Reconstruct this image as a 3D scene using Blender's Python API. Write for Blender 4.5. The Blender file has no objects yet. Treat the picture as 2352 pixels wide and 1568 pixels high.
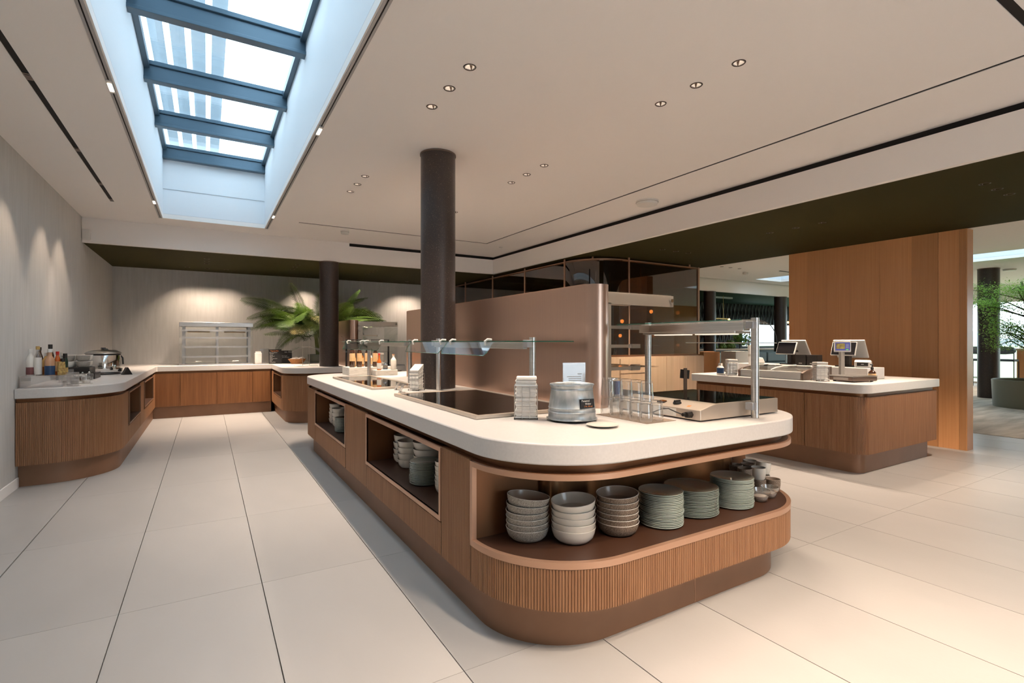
EXPO, SKY = 0.82, 3.0
P_CEIL, P_SOF, P_WASH, P_CASH, P_SLOT, P_TRACK = 76, 76, 19, 66, 16, 10
import bpy, math, random
from mathutils import Vector, Matrix
R = math.radians
random.seed(7)
scene = bpy.context.scene
col = scene.collection

# ------------------------------------------------------------------ camera, world, exposure
cam_d = bpy.data.cameras.new('camera'); cam = bpy.data.objects.new('camera', cam_d); col.objects.link(cam)
cam.location = (0, 0, 1.2676); cam.rotation_euler = (R(90), 0, -0.54139)
cam_d.sensor_width = 36; cam_d.lens = 1165.9 / 2352 * 36; cam_d.clip_start = .02; cam_d.clip_end = 500
scene.camera = cam
scene.view_settings.view_transform = 'Standard'; scene.view_settings.look = 'None'
scene.view_settings.exposure = EXPO; scene.view_settings.gamma = 1; scene.view_settings.use_curve_mapping = False
world = bpy.data.worlds.new('sky'); scene.world = world; world.use_nodes = True
bg = world.node_tree.nodes['Background']; bg.inputs[0].default_value = (.77, .90, 1.0, 1); bg.inputs[1].default_value = SKY
try:
    scene.cycles.transparent_max_bounces = 18; scene.cycles.max_bounces = 6; scene.cycles.diffuse_bounces = 4; scene.cycles.use_light_tree = False
    scene.cycles.glossy_bounces = 3; scene.cycles.sample_clamp_indirect = 6; scene.cycles.caustics_reflective = False
    scene.cycles.caustics_refractive = False
except Exception: pass

# ------------------------------------------------------------------ materials
MATS = {}
def _nt(name):
    m = bpy.data.materials.new(name); m.use_nodes = True; MATS[name] = m
    nt = m.node_tree; b = nt.nodes['Principled BSDF']; return m, nt, b
def _coords(nt, scale=(1, 1, 1), kind='Object'):
    tc = nt.nodes.new('ShaderNodeTexCoord'); mp = nt.nodes.new('ShaderNodeMapping')
    mp.inputs['Scale'].default_value = scale; nt.links.new(tc.outputs[kind], mp.inputs[0]); return mp.outputs[0]
def _noise(nt, vec, scale, detail=3, rough=.5):
    n = nt.nodes.new('ShaderNodeTexNoise'); n.inputs['Scale'].default_value = scale; n.inputs['Detail'].default_value = detail
    n.inputs['Roughness'].default_value = rough; nt.links.new(vec, n.inputs['Vector']); return n.outputs['Fac']
def _ramp(nt, fac, stops):
    r = nt.nodes.new('ShaderNodeValToRGB'); e = r.color_ramp.elements
    while len(e) < len(stops): e.new(.5)
    for el, (p, c) in zip(e, stops): el.position = p; el.color = (*c, 1)
    nt.links.new(fac, r.inputs[0]); return r.outputs[0]
def mat(name, c, rough=.5, metal=0, c2=None, sc=5, st=(1, 1, 1), lo=.35, hi=.65, bump=0, bsc=None, bst=None, spec=.5, rnd=0, coat=0, emis=None, es=0, aniso=0):
    m, nt, b = _nt(name)
    b.inputs['Base Color'].default_value = (*c, 1); b.inputs['Roughness'].default_value = rough; b.inputs['Metallic'].default_value = metal
    b.inputs['Specular IOR Level'].default_value = spec
    if coat: b.inputs['Coat Weight'].default_value = coat; b.inputs['Coat Roughness'].default_value = .08
    if aniso: b.inputs['Anisotropic'].default_value = aniso
    out = None
    if c2:
        out = _ramp(nt, _noise(nt, _coords(nt, st), sc), [(lo, c), (hi, c2)])
    if rnd:
        oi = nt.nodes.new('ShaderNodeObjectInfo'); hsv = nt.nodes.new('ShaderNodeHueSaturation')
        mr = nt.nodes.new('ShaderNodeMapRange'); mr.inputs['To Min'].default_value = 1 - rnd; mr.inputs['To Max'].default_value = 1 + rnd
        nt.links.new(oi.outputs['Random'], mr.inputs['Value']); nt.links.new(mr.outputs[0], hsv.inputs['Value'])
        if out: nt.links.new(out, hsv.inputs['Color'])
        else: hsv.inputs['Color'].default_value = (*c, 1)
        out = hsv.outputs[0]
    if out: nt.links.new(out, b.inputs['Base Color'])
    if bump:
        bp = nt.nodes.new('ShaderNodeBump'); bp.inputs['Strength'].default_value = bump; bp.inputs['Distance'].default_value = .01
        nt.links.new(_noise(nt, _coords(nt, bst or st), bsc or sc, 4), bp.inputs['Height']); nt.links.new(bp.outputs[0], b.inputs['Normal'])
    if emis: b.inputs['Emission Color'].default_value = (*emis, 1); b.inputs['Emission Strength'].default_value = es
    return m
def glass(name, tint=(1, 1, 1), refl=.04, body=0, bodycol=(.5, .5, .5), rough=.02, power=5, grz=.9):
    """thin clear sheet: transparent + mirror rising towards grazing angles (+ a little body colour)"""
    m, nt, b = _nt(name); nt.nodes.remove(b); out = nt.nodes['Material Output']
    tr = nt.nodes.new('ShaderNodeBsdfTransparent'); tr.inputs[0].default_value = (*tint, 1)
    gl = nt.nodes.new('ShaderNodeBsdfGlossy'); gl.inputs['Roughness'].default_value = rough; gl.inputs[0].default_value = (1, 1, 1, 1)
    lw = nt.nodes.new('ShaderNodeLayerWeight'); lw.inputs['Blend'].default_value = .5
    pw = nt.nodes.new('ShaderNodeMath'); pw.operation = 'POWER'; pw.inputs[1].default_value = power; nt.links.new(lw.outputs['Facing'], pw.inputs[0])
    ml = nt.nodes.new('ShaderNodeMath'); ml.operation = 'MULTIPLY_ADD'; ml.inputs[1].default_value = grz - refl; ml.inputs[2].default_value = refl
    nt.links.new(pw.outputs[0], ml.inputs[0])
    base = tr.outputs[0]
    if body:
        df = nt.nodes.new('ShaderNodeBsdfDiffuse'); df.inputs[0].default_value = (*bodycol, 1)
        mx0 = nt.nodes.new('ShaderNodeMixShader'); mx0.inputs[0].default_value = body
        nt.links.new(tr.outputs[0], mx0.inputs[1]); nt.links.new(df.outputs[0], mx0.inputs[2]); base = mx0.outputs[0]
    mx = nt.nodes.new('ShaderNodeMixShader'); nt.links.new(ml.outputs[0], mx.inputs[0])
    nt.links.new(base, mx.inputs[1]); nt.links.new(gl.outputs[0], mx.inputs[2]); nt.links.new(mx.outputs[0], out.inputs[0]); return m

mat('tile', (.355, .345, .333), .38, c2=(.40, .39, .378), sc=1.6, st=(1, .5, 1), lo=.3, hi=.7, bump=.03, bsc=60, rnd=.035, spec=.4)
mat('grout', (.10, .085, .07), .9)
mat('carpet', (.36, .33, .28), .95, c2=(.56, .52, .46), sc=2.2, st=(.5, 3, 1), bump=.3, bsc=180)
mat('plaster', (.55, .535, .51), .85, c2=(.62, .605, .58), sc=3.2, st=(9, 9, .9), lo=.25, hi=.75, bump=.05, bsc=9, bst=(9, 9, .8))
mat('white_paint', (.93, .885, .85), .9)
mat('shaft_white', (.82, .85, .88), .7)
mat('olive', (.030, .026, .006), .8, spec=.12)
mat('dark_green', (.010, .045, .024), .7, spec=.2)
mat('black', (.006, .006, .006), .6)
mat('slot_black', (.003, .002, .002), .8)
mat('worktop', (.57, .545, .525), .34, c2=(.60, .575, .555), sc=90, spec=.45)
mat('oak_flute', (.215, .096, .040), .5, c2=(.305, .15, .070), sc=5, st=(14, 14, .5), lo=.3, hi=.7)
mat('oak_door', (.165, .060, .016), .45, c2=(.235, .097, .030), sc=5, st=(13, 13, .4), lo=.3, hi=.7)
mat('oak_wall', (.56, .265, .105), .32, c2=(.62, .31, .135), sc=4, st=(14, 14, .3), lo=.3, hi=.7, rnd=.2)
mat('oak_pale', (.58, .40, .25), .45, c2=(.66, .47, .31), sc=4, st=(8, 8, .3), lo=.3, hi=.7)
mat('plinth_bronze', (.235, .125, .072), .45, metal=.35, c2=(.27, .145, .085), sc=4)
mat('bronze_dark', (.045, .03, .023), .4, metal=.3)
mat('copper_trim', (.50, .30, .20), .42, metal=.55)
mat('copper_dark', (.20, .09, .04), .38, metal=.7)
mat('copper_sheet', (.55, .375, .295), .29, metal=.95, c2=(.585, .40, .31), sc=6, st=(60, 60, .4), aniso=.5)
mat('copper_core', (.36, .19, .095), .27, metal=.9, c2=(.42, .22, .11), sc=5, st=(50, 50, .5))
mat('shelf_brown', (.052, .022, .012), .45)
mat('column_black', (.034, .024, .021), .36, c2=(.22, .16, .12), sc=140, st=(1, 1, 1), lo=.60, hi=.78)
mat('steel', (.62, .60, .57), .28, metal=1, c2=(.70, .68, .65), sc=6, st=(1, 1, 30))
mat('steel_warm', (.58, .50, .42), .33, metal=.62)
mat('steel_dark', (.22, .17, .14), .35, metal=1)
mat('chrome', (.75, .74, .72), .1, metal=1)
mat('zinc', (.36, .40, .42), .42, metal=.85, c2=(.50, .54, .56), sc=26, st=(1, 1, .5), lo=.4, hi=.6)
mat('black_glass', (.006, .004, .003), .04, spec=.9)
mat('alu_blue', (.075, .128, .175), .35, metal=.3)
mat('alu_grey', (.42, .42, .43), .4, metal=.6)
mat('white_plastic', (.72, .70, .66), .4)
mat('grey_plastic', (.42, .39, .35), .4)
mat('black_plastic', (.012, .010, .009), .35)
mat('screen', (.004, .004, .006), .08, spec=.7)
mat('paper', (.80, .765, .72), .9, c2=(.74, .70, .65), sc=30)
mat('ink', (.12, .11, .10), .8)
mat('chalk', (.75, .72, .68), .9)
mat('chalk_orange', (.75, .24, .06), .9)
mat('slate', (.006, .006, .006), .5)
mat('bowl_white', (.74, .70, .63), .22, coat=.3)
mat('bowl_grey', (.20, .18, .155), .5, c2=(.45, .42, .37), sc=330, lo=.42, hi=.6)
mat('bowl_brown', (.12, .085, .06), .5, c2=(.34, .27, .21), sc=330, lo=.44, hi=.6)
mat('bowl_inner', (.40, .315, .25), .25, coat=.2)
mat('rim_white', (.68, .65, .60), .3)
mat('mat_brown', (.22, .16, .12), .8, c2=(.30, .23, .18), sc=200)
mat('amber', (.30, .10, .015), .1, coat=.5)
mat('amber_dark', (.045, .016, .006), .08, coat=.6)
mat('honey', (.62, .36, .10), .15, coat=.5)
mat('peach', (.50, .28, .16), .2, coat=.4)
mat('navy_label', (.012, .045, .12), .4)
mat('maroon_label', (.20, .07, .07), .5)
mat('cream_label', (.66, .42, .20), .7, c2=(.72, .49, .27), sc=14)
mat('red', (.5, .02, .012), .35)
mat('orange_red', (.50, .11, .012), .15, coat=.5)
mat('green_dark', (.008, .03, .015), .4)
mat('gold', (.62, .46, .16), .4, c2=(.30, .17, .05), sc=60)
mat('wicker', (.44, .20, .06), .6, c2=(.30, .12, .035), sc=70)
mat('napkin_cloth', (.66, .60, .54), .9)
mat('palm_stem', (.09, .12, .02), .5)
mat('bark', (.09, .06, .04), .9)
mat('planter', (.17, .18, .14), .5)
mat('booth', (.10, .13, .13), .6)
mat('blue_grey', (.045, .07, .10), .5)
mat('succulent', (.16, .22, .04), .5, c2=(.07, .13, .02), sc=9)
mat('dry_plant', (.36, .27, .18), .8)
mat('lattice', (.10, .11, .11), .5)
mat('lattice_back', (.006, .007, .007), .7)
mat('riser_stone', (.70, .66, .60), .6, c2=(.48, .43, .37), sc=8, st=(2, 2, 22), lo=.5, hi=.75)
mat('bulb', (1, .75, .4), .5, emis=(1, .55, .2), es=4)
mat('lamp_on', (1, .9, .75), .5, emis=(1, .84, .66), es=5)
mat('lamp_dim', (.9, .8, .7), .5, emis=(1, .84, .66), es=.55)
mat('lamp_cone', (.13, .09, .07), .3, metal=.6)
mat('blue_cap', (.02, .05, .22), .4)
mat('brass', (.5, .33, .12), .35, metal=1)
mat('grass_out', (.30, .36, .20), .9); mat('hill_out', (.42, .50, .58), .95)
mat('lcd', (.03, .03, .16), .3, emis=(.10, .11, .35), es=.35)
mat('lcd_green', (.1, .4, .05), .3, emis=(.2, .7, .1), es=.4)
mat('lcd_photo', (.45, .36, .10), .4, c2=(.16, .10, .03), sc=30, emis=(.4, .3, .08), es=.15)
def leaf(name, c, c2, sc, rnd=0, trl=.35):
    m = mat(name, c, .42, c2=c2, sc=sc, rnd=rnd); nt = m.node_tree; b = nt.nodes['Principled BSDF']; out = nt.nodes['Material Output']
    t = nt.nodes.new('ShaderNodeBsdfTranslucent'); mx = nt.nodes.new('ShaderNodeMixShader'); mx.inputs[0].default_value = trl
    nt.links.new(b.inputs['Base Color'].links[0].from_socket, t.inputs[0]); nt.links.new(b.outputs[0], mx.inputs[1]); nt.links.new(t.outputs[0], mx.inputs[2]); nt.links.new(mx.outputs[0], out.inputs[0])
leaf('palm_leaf', (.020, .050, .008), (.075, .13, .02), 3, .6, .2); leaf('palm_pale', (.44, .38, .16), (.52, .46, .22), 4); leaf('tree_leaf', (.16, .36, .05), (.36, .56, .12), 6, 0, .45)
glass('clear', (.985, .995, .99), .05); glass('tumbler', (.975, .98, .98), .06, .012, (.8, .8, .8), .02, 2.8, .9)
glass('green_edge', (.25, .62, .48), .10, .25, (.02, .30, .20))
glass('case_glass', (.985, .992, .99), .02, .006, (.5, .55, .55))
glass('plate_glass', (.90, .95, .92), .06, .66, (.50, .585, .535), .06, 2.4, .7)
glass('plate_glass_dark', (.86, .91, .88), .06, .55, (.34, .40, .365), .06, 2.4, .7)
glass('acrylic', (.93, .92, .92), .08, .16, (.75, .71, .67), .1)
glass('roof_glass', (.90, .96, .99), .05, .03, (.6, .75, .85))
glass('streak_film', (.41, .44, .46), .03)
glass('smoked', (.42, .29, .19), .075, .0, (.02, .012, .006), .012, 2.2, .75)
glass('jar', (.93, .93, .92), .10, .10, (.7, .68, .65), .04, 2, .8)

# ------------------------------------------------------------------ mesh helpers
class MB:
    def __init__(s, o=(0, 0, 0)): s.v = []; s.f = []; s.o = o
    def add(s, vs, fs):
        n = len(s.v); ox, oy, oz = s.o
        s.v += [(x - ox, y - oy, z - oz) for x, y, z in vs]; s.f += [tuple(i + n for i in f) for f in fs]; return s
    def box(s, x0, x1, y0, y1, z0, z1):
        return s.add([(x0, y0, z0), (x1, y0, z0), (x1, y1, z0), (x0, y1, z0), (x0, y0, z1), (x1, y0, z1), (x1, y1, z1), (x0, y1, z1)],
                     [(3, 2, 1, 0), (4, 5, 6, 7), (0, 1, 5, 4), (1, 2, 6, 5), (2, 3, 7, 6), (3, 0, 4, 7)])
    def hexa(s, p):   # eight points, bottom ring then top ring
        return s.add(p, [(3, 2, 1, 0), (4, 5, 6, 7), (0, 1, 5, 4), (1, 2, 6, 5), (2, 3, 7, 6), (3, 0, 4, 7)])
    def prism(s, pts, z0, z1):
        n = len(pts); vs = [(x, y, z0) for x, y in pts] + [(x, y, z1) for x, y in pts]
        return s.add(vs, [tuple(reversed(range(n))), tuple(range(n, 2 * n))] + [(i, (i + 1) % n, n + (i + 1) % n, n + i) for i in range(n)])
    def extr(s, prof, a, b):  # profile of 3d points at a (offset vec a) and b
        n = len(prof); vs = [tuple(Vector(p) + Vector(a)) for p in prof] + [tuple(Vector(p) + Vector(b)) for p in prof]
        return s.add(vs, [tuple(reversed(range(n))), tuple(range(n, 2 * n))] + [(i, (i + 1) % n, n + (i + 1) % n, n + i) for i in range(n)])
    def ring(s, outer, inner, z0, z1):
        n = len(outer); vs = [(x, y, z) for z in (z0, z1) for L in (outer, inner) for x, y in L]; f = []
        for i in range(n):
            j = (i + 1) % n
            f += [(i, j, 2 * n + j, 2 * n + i), (n + j, n + i, 3 * n + i, 3 * n + j), (2 * n + i, 2 * n + j, 3 * n + j, 3 * n + i), (j, i, n + i, n + j)]
        return s.add(vs, f)
    def strip(s, path, z0, z1, th):  # vertical sheet along open path, thickness inward (left normal)
        inn = offset(path, th); n = len(path)
        vs = [(x, y, z) for z in (z0, z1) for L in (path, inn) for x, y in L]; f = []
        for i in range(n - 1):
            j = i + 1
            f += [(i, j, 2 * n + j, 2 * n + i), (n + j, n + i, 3 * n + i, 3 * n + j), (2 * n + i, 2 * n + j, 3 * n + j, 3 * n + i), (j, i, n + i, n + j)]
        f += [(0, 2 * n, 3 * n, n), (n - 1, 2 * n - 1, 4 * n - 1, 3 * n - 1)]
        return s.add(vs, f)
    def lathe(s, prof, seg=24, c=(0, 0, 0), ax='z', cap=True):
        vs = []; n = len(prof)
        for k in range(seg):
            a = 2 * math.pi * k / seg
            for r, z in prof:
                p = (r * math.cos(a), r * math.sin(a), z)
                if ax == 'x': p = (p[2], p[0], p[1])
                if ax == 'y': p = (p[0], p[2], p[1])
                vs.append((p[0] + c[0], p[1] + c[1], p[2] + c[2]))
        f = []
        for k in range(seg):
            k2 = (k + 1) % seg
            for i in range(n - 1):
                f.append((k * n + i, k2 * n + i, k2 * n + i + 1, k * n + i + 1))
        if cap:
            if prof[0][0] > 1e-6: f.append(tuple(reversed([k * n for k in range(seg)])))
            if prof[-1][0] > 1e-6: f.append(tuple(k * n + n - 1 for k in range(seg)))
        return s.add(vs, f)
    def cyl(s, c, r, h, seg=20, r2=None, ax='z'):
        return s.lathe([(r, 0), (r if r2 is None else r2, h)], seg, c, ax)
    def tube(s, pts, r, seg=6, closed=False):
        P = [Vector(p) for p in pts]; n = len(P); vs = []; f = []; up0 = None
        for i in range(n):
            a = P[i - 1] if (i > 0 or closed) else P[i]; b = P[(i + 1) % n] if (i < n - 1 or closed) else P[i]
            t = (b - a).normalized(); up = Vector((0, 0, 1)) if abs(t.z) < .95 else Vector((1, 0, 0))
            u = t.cross(up).normalized(); w = u.cross(t).normalized()
            if up0 is not None and u.dot(up0) < 0: u = -u; w = -w
            up0 = u; rr = r[i] if isinstance(r, (list, tuple)) else r
            for k in range(seg):
                q = P[i] + (u * math.cos(2 * math.pi * k / seg) + w * math.sin(2 * math.pi * k / seg)) * rr; vs.append(tuple(q))
        m = n if closed else n - 1
        for i in range(m):
            for k in range(seg):
                i2 = (i + 1) % n; k2 = (k + 1) % seg
                f.append((i * seg + k, i * seg + k2, i2 * seg + k2, i2 * seg + k))
        if not closed: f += [tuple(reversed(range(seg))), tuple((n - 1) * seg + k for k in range(seg))]
        return s.add(vs, f)
    def sphere(s, c, r, seg=12, rings=8, sx=1, sy=1, sz=1):
        prof = [(max(1e-4, r * math.sin(math.pi * i / rings)), -r * math.cos(math.pi * i / rings)) for i in range(rings + 1)]
        t = MB(); t.lathe(prof, seg, cap=False)
        return s.add([(x * sx + c[0], y * sy + c[1], z * sz + c[2]) for x, y, z in t.v], t.f)
    def mesh(s, name, m, smooth=False, ang=40):
        me = bpy.data.meshes.new(name); me.from_pydata(s.v, [], s.f)
        me.materials.append(MATS[m])
        import bmesh
        bm = bmesh.new(); bm.from_mesh(me); bmesh.ops.recalc_face_normals(bm, faces=bm.faces); bm.to_mesh(me); bm.free()
        if smooth:
            me.polygons.foreach_set('use_smooth', [True] * len(me.polygons))
            try: me.set_sharp_from_angle(angle=R(ang))
            except Exception: pass
        me.update(); return me
    def build(s, name, m, parent=None, loc=None, rz=0, smooth=False, bev=0, kind=None, ang=40):
        o = bpy.data.objects.new(name, s.mesh(name, m, smooth, ang)); col.objects.link(o)
        if parent: o.parent = parent
        if loc: o.location = loc
        if rz: o.rotation_euler.z = rz
        if bev:
            b = o.modifiers.new('bevel', 'BEVEL'); b.width = bev; b.segments = 2; b.limit_method = 'ANGLE'; b.angle_limit = R(50)
        if kind: o['kind'] = kind
        return o
def offset(path, d):
    out = []; n = len(path)
    for i in range(n):
        a = Vector(path[max(i - 1, 0)]); b = Vector(path[min(i + 1, n - 1)]); t = (b - a).normalized()
        out.append((path[i][0] - t.y * d, path[i][1] + t.x * d))
    return out
def rrect(x0, x1, y0, y1, r, seg=14):
    """rounded rectangle, counter-clockwise from the (x0,y0) corner; r = radii at (x0y0, x1y0, x1y1, x0y1)"""
    if not isinstance(r, (list, tuple)): r = [r] * 4
    C = [(x0 + r[0], y0 + r[0], 180), (x1 - r[1], y0 + r[1], 270), (x1 - r[2], y1 - r[2], 0), (x0 + r[3], y1 - r[3], 90)]; out = []
    for (cx, cy, a0), rr in zip(C, r):
        k = seg if rr > .02 else (3 if rr > .001 else 0)
        for i in range(k + 1):
            a = R(a0 + 90 * i / max(k, 1)); out.append((cx + rr * math.cos(a), cy + rr * math.sin(a)))
    return out
def resample(path, step):
    out = [path[0]]; acc = 0
    for a, b in zip(path, path[1:]):
        L = math.hypot(b[0] - a[0], b[1] - a[1])
        if L < 1e-9: continue
        t = step - acc
        while t <= L + 1e-9:
            out.append((a[0] + (b[0] - a[0]) * t / L, a[1] + (b[1] - a[1]) * t / L)); t += step
        acc = (acc + L) % step if (acc + L) >= step else acc + L
    return out
def flutes(path, z0, z1, pitch=.0125, depth=.0045, parent=None, m='oak_flute', o=(0, 0, 0), name='fluted_panel', th=.012):
    """narrow upright half-round battens side by side along an open path (outside on the right hand)"""
    mb = MB(o); pts = resample(path, pitch); outer = []; n = len(pts)
    for i in range(n - 1):
        a = Vector(pts[i]); b = Vector(pts[i + 1]); t = (b - a); nn = Vector((t.y, -t.x)).normalized()
        for fr, d in ((.0, -depth), (.12, -depth), (.16, -depth * .25), (.36, 0), (.70, 0), (.96, -depth * .25)):
            p = a + t * fr + nn * d; outer.append((p.x, p.y))
    inn = [(p[0], p[1]) for p in offset(pts, th)]
    m_ = len(outer); vs = [(x, y, z0) for x, y in outer] + [(x, y, z1) for x, y in outer]
    f = [(i, i + 1, m_ + i + 1, m_ + i) for i in range(m_ - 1)]
    mb.add(vs, f)
    # top and bottom closing strips
    for z in (z0, z1):
        vs = [(x, y, z) for x, y in outer] + [(inn[min(i // 6, n - 1)][0], inn[min(i // 6, n - 1)][1], z) for i in range(m_)]
        mb.add(vs, [(i, i + 1, m_ + i + 1, m_ + i) for i in range(m_ - 1)])
    return mb.build(name, m, parent, kind='stuff')
def grid_slab(x0, x1, y0, y1, z0, z1, holes, o=(0, 0, 0)):
    xs = sorted({x0, x1} | {min(max(v, x0), x1) for h in holes for v in h[:2]}); ys = sorted({y0, y1} | {min(max(v, y0), y1) for h in holes for v in h[2:]})
    def solid(i, j):
        if i < 0 or j < 0 or i >= len(xs) - 1 or j >= len(ys) - 1: return False
        cx = (xs[i] + xs[i + 1]) / 2; cy = (ys[j] + ys[j + 1]) / 2
        return not any(h[0] < cx < h[1] and h[2] < cy < h[3] for h in holes)
    mb = MB(o); V = {}
    def v(i, j, k):
        if (i, j, k) not in V: V[(i, j, k)] = len(mb.v); mb.v.append((xs[i] - o[0], ys[j] - o[1], (z0, z1)[k] - o[2]))
        return V[(i, j, k)]
    for i in range(len(xs) - 1):
        for j in range(len(ys) - 1):
            if not solid(i, j): continue
            mb.f.append((v(i, j, 0), v(i, j + 1, 0), v(i + 1, j + 1, 0), v(i + 1, j, 0))); mb.f.append((v(i, j, 1), v(i + 1, j, 1), v(i + 1, j + 1, 1), v(i, j + 1, 1)))
            if not solid(i - 1, j): mb.f.append((v(i, j, 0), v(i, j, 1), v(i, j + 1, 1), v(i, j + 1, 0)))
            if not solid(i + 1, j): mb.f.append((v(i + 1, j, 0), v(i + 1, j + 1, 0), v(i + 1, j + 1, 1), v(i + 1, j, 1)))
            if not solid(i, j - 1): mb.f.append((v(i, j, 0), v(i + 1, j, 0), v(i + 1, j, 1), v(i, j, 1)))
            if not solid(i, j + 1): mb.f.append((v(i, j + 1, 0), v(i, j + 1, 1), v(i + 1, j + 1, 1), v(i + 1, j + 1, 0)))
    return mb
def tag(o, label=None, cat=None, group=None, kind=None):
    if label: o['label'] = label
    if cat: o['category'] = cat
    if group: o['group'] = group
    if kind: o['kind'] = kind
    return o
def thing(name, label, cat, loc=(0, 0, 0), rz=0, group=None):
    e = bpy.data.objects.new(name, None); col.objects.link(e); e.location = loc; e.rotation_euler.z = rz; e.empty_display_size = .1
    return tag(e, label, cat, group)
def struct(o): o['kind'] = 'structure'; return o
def copy_tree(o, parent=None, loc=None, rz=None):
    c = o.copy(); col.objects.link(c); c.parent = parent
    if loc is not None: c.location = loc
    if rz is not None: c.rotation_euler.z = rz
    for ch in list(o.children): copy_tree(ch, c)
    return c
def text(body, size, parent, loc, rot, m, name='lettering', align='CENTER'):
    cu = bpy.data.curves.new(name, 'FONT'); cu.body = body; cu.size = size; cu.align_x = align; cu.align_y = 'CENTER'; cu.extrude = .0003
    cu.resolution_u = 2; tmp = bpy.data.objects.new('lettering_curve', cu); col.objects.link(tmp)
    me = bpy.data.meshes.new_from_object(tmp.evaluated_get(bpy.context.evaluated_depsgraph_get())); bpy.data.objects.remove(tmp); bpy.data.curves.remove(cu)
    me.materials.clear(); me.materials.append(MATS[m]); o = bpy.data.objects.new(name, me); col.objects.link(o)
    o.parent = parent; o.location = loc; o.rotation_euler = rot; return o
ORD = ['top', 'second', 'third', 'fourth', 'fifth', 'sixth', 'seventh', 'eighth', 'ninth', 'tenth', 'eleventh', 'twelfth', 'thirteenth', 'fourteenth',
       'fifteenth', 'sixteenth', 'seventeenth', 'eighteenth', 'nineteenth', 'twentieth', 'twenty-first', 'twenty-second']
def lamp(kind, loc, parent=None, energy=10, color=(1, .8, .6), size=.05, spot=80, blend=.5, target=None):
    L = bpy.data.lights.new('light', kind); L.energy = energy; L.color = color
    if kind == 'SPOT': L.spot_size = R(spot); L.spot_blend = blend; L.shadow_soft_size = size
    elif kind == 'POINT': L.shadow_soft_size = size
    o = bpy.data.objects.new('light', L); col.objects.link(o); o.location = loc
    if target is not None:
        o.rotation_euler = (Vector(target) - Vector(loc)).to_track_quat('-Z', 'Y').to_euler()
    if parent: o.parent = parent
    return o
# ================================================================== THE SETTING
ZC, ZS = 2.91, 2.58                       # main ceiling, lower soffit
XL, YB = -1.41, 11.17                     # left wall, back wall
FX, FY = 4.77, 8.66                       # inner faces of the ceiling fascia
XF = 20.0                                 # far window front
WARM = (1, .785, .61); WARM2 = (1, .77, .59)

# floor: big format tiles laid with open joints on a dark bed
ox, oy, tx, ty = -.3515, 2.961, .6, 1.193
fl = struct(MB().box(XL - .1, 9.1, -4.2, YB + .05, -.08, -.012).build('floor', 'grout'))
tl = MB(); g1, g2 = .0022, .0009
tm = tl.box(g1, tx - g1, g2, ty - g2, -.0115, 0).mesh('tile', 'tile')
for i in range(-2, 16):
    for j in range(-4, 7):
        o = bpy.data.objects.new('tile', tm); col.objects.link(o); o.parent = fl
        o.location = (ox + i * tx, oy + j * ty, 0)
        x1 = ox + (i + 1) * tx
        if x1 > 9.12: o.scale.x = max(.05, (9.1 - ox - i * tx) / tx)
        if i == -2: o.scale.x = (ox - tx - XL - .005) / tx; o.location.x = XL + .002
        if j == 6: o.scale.y = (YB - o.location.y) / ty
MB().box(XL, 9.1, -4.2, oy - 4 * ty, -.0115, 0).build('floor_section', 'tile', fl)
struct(MB().box(9.1, XF + .2, -4.2, YB + .05, -.08, .004).build('floor_carpet', 'carpet'))

# walls
wl = struct(MB().box(XL - .2, XL, -4.4, YB + .2, -.08, 4.6).build('wall_left', 'plaster'))
struct(MB().box(XL, XL + .012, -4.2, 5.985, 0, .088).build('baseboard_left', 'white_paint', bev=.002))
wb = struct(MB().box(XL, 7.35, YB, YB + .2, -.08, 3.2).build('wall_back', 'plaster'))
# unseen rear wall behind the camera, its opening added to let fill daylight in
wr = MB().box(XL - .2, 1.9, -4.4, -4.2, -.08, 3.2).box(3.7, 7.6, -4.4, -4.2, -.08, 3.2).box(1.9, 3.7, -4.4, -4.2, 2.45, 3.2)
struct(wr.build('wall_front', 'white_paint')); struct(MB().box(7.6, XF + .2, -4.4, -4.2, -.08, 3.2).build('wall_front_oak', 'oak_wall'))

# downlight positions: (x, y, z, trio name)
TR = []
def trio(pts, z, where, names): TR.append((pts, z, where, names))
NMF = ('nearest', 'middle', 'farthest'); LMR = ('left', 'middle', 'right')
trio([(1.35, 2.736), (1.35, 3.034), (1.35, 3.334)], ZC, 'white ceiling trio between skylight and front of black column', NMF)
trio([(2.69, 1.877), (2.69, 2.18), (2.69, 2.478)], ZC, 'white ceiling trio above the curved end of the island', NMF)
trio([(2.70, 3.907), (2.70, 4.208), (2.70, 4.503)], ZC, 'white ceiling trio beyond the black column above the copper screen', NMF)
trio([(1.35, 5.08), (1.35, 5.38), (1.35, 5.68)], ZC, 'small white ceiling trio beside the far end of the skylight', NMF)
trio([(2.70, 5.9), (2.70, 6.2), (2.70, 6.5)], ZC, 'white ceiling trio hidden by the black column', NMF)
trio([(1.35, -.2), (1.35, .1), (1.35, .4)], ZC, 'added white ceiling trio over the aisle out of view', NMF)  # unseen trio, added for the light it gives
trio([(2.69, -.5), (2.69, -.2), (2.69, .1)], ZC, 'added white ceiling trio before the counters out of view', NMF)  # likewise unseen, put in to brighten the floor
trio([(5.552, 1.594), (5.84, 1.594), (6.133, 1.594)], ZS, 'dark soffit trio in front of the cash counter', LMR)
trio([(5.83, 3.039), (5.83, 3.335), (5.83, 3.65)], ZS, 'dark soffit trio over the cash counter', NMF)
trio([(5.571, 5.10), (5.852, 5.10), (6.115, 5.10)], ZS, 'dark soffit trio before the smoked glass enclosure', LMR)
trio([(0, 9.397), (0, 9.70), (0, 9.99)], ZS, 'olive soffit trio above the back counter', NMF)
trio([(-.291, 10.64), (.007, 10.64), (.307, 10.64)], ZS, 'olive soffit row above the glass display cabinet', LMR)
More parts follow.
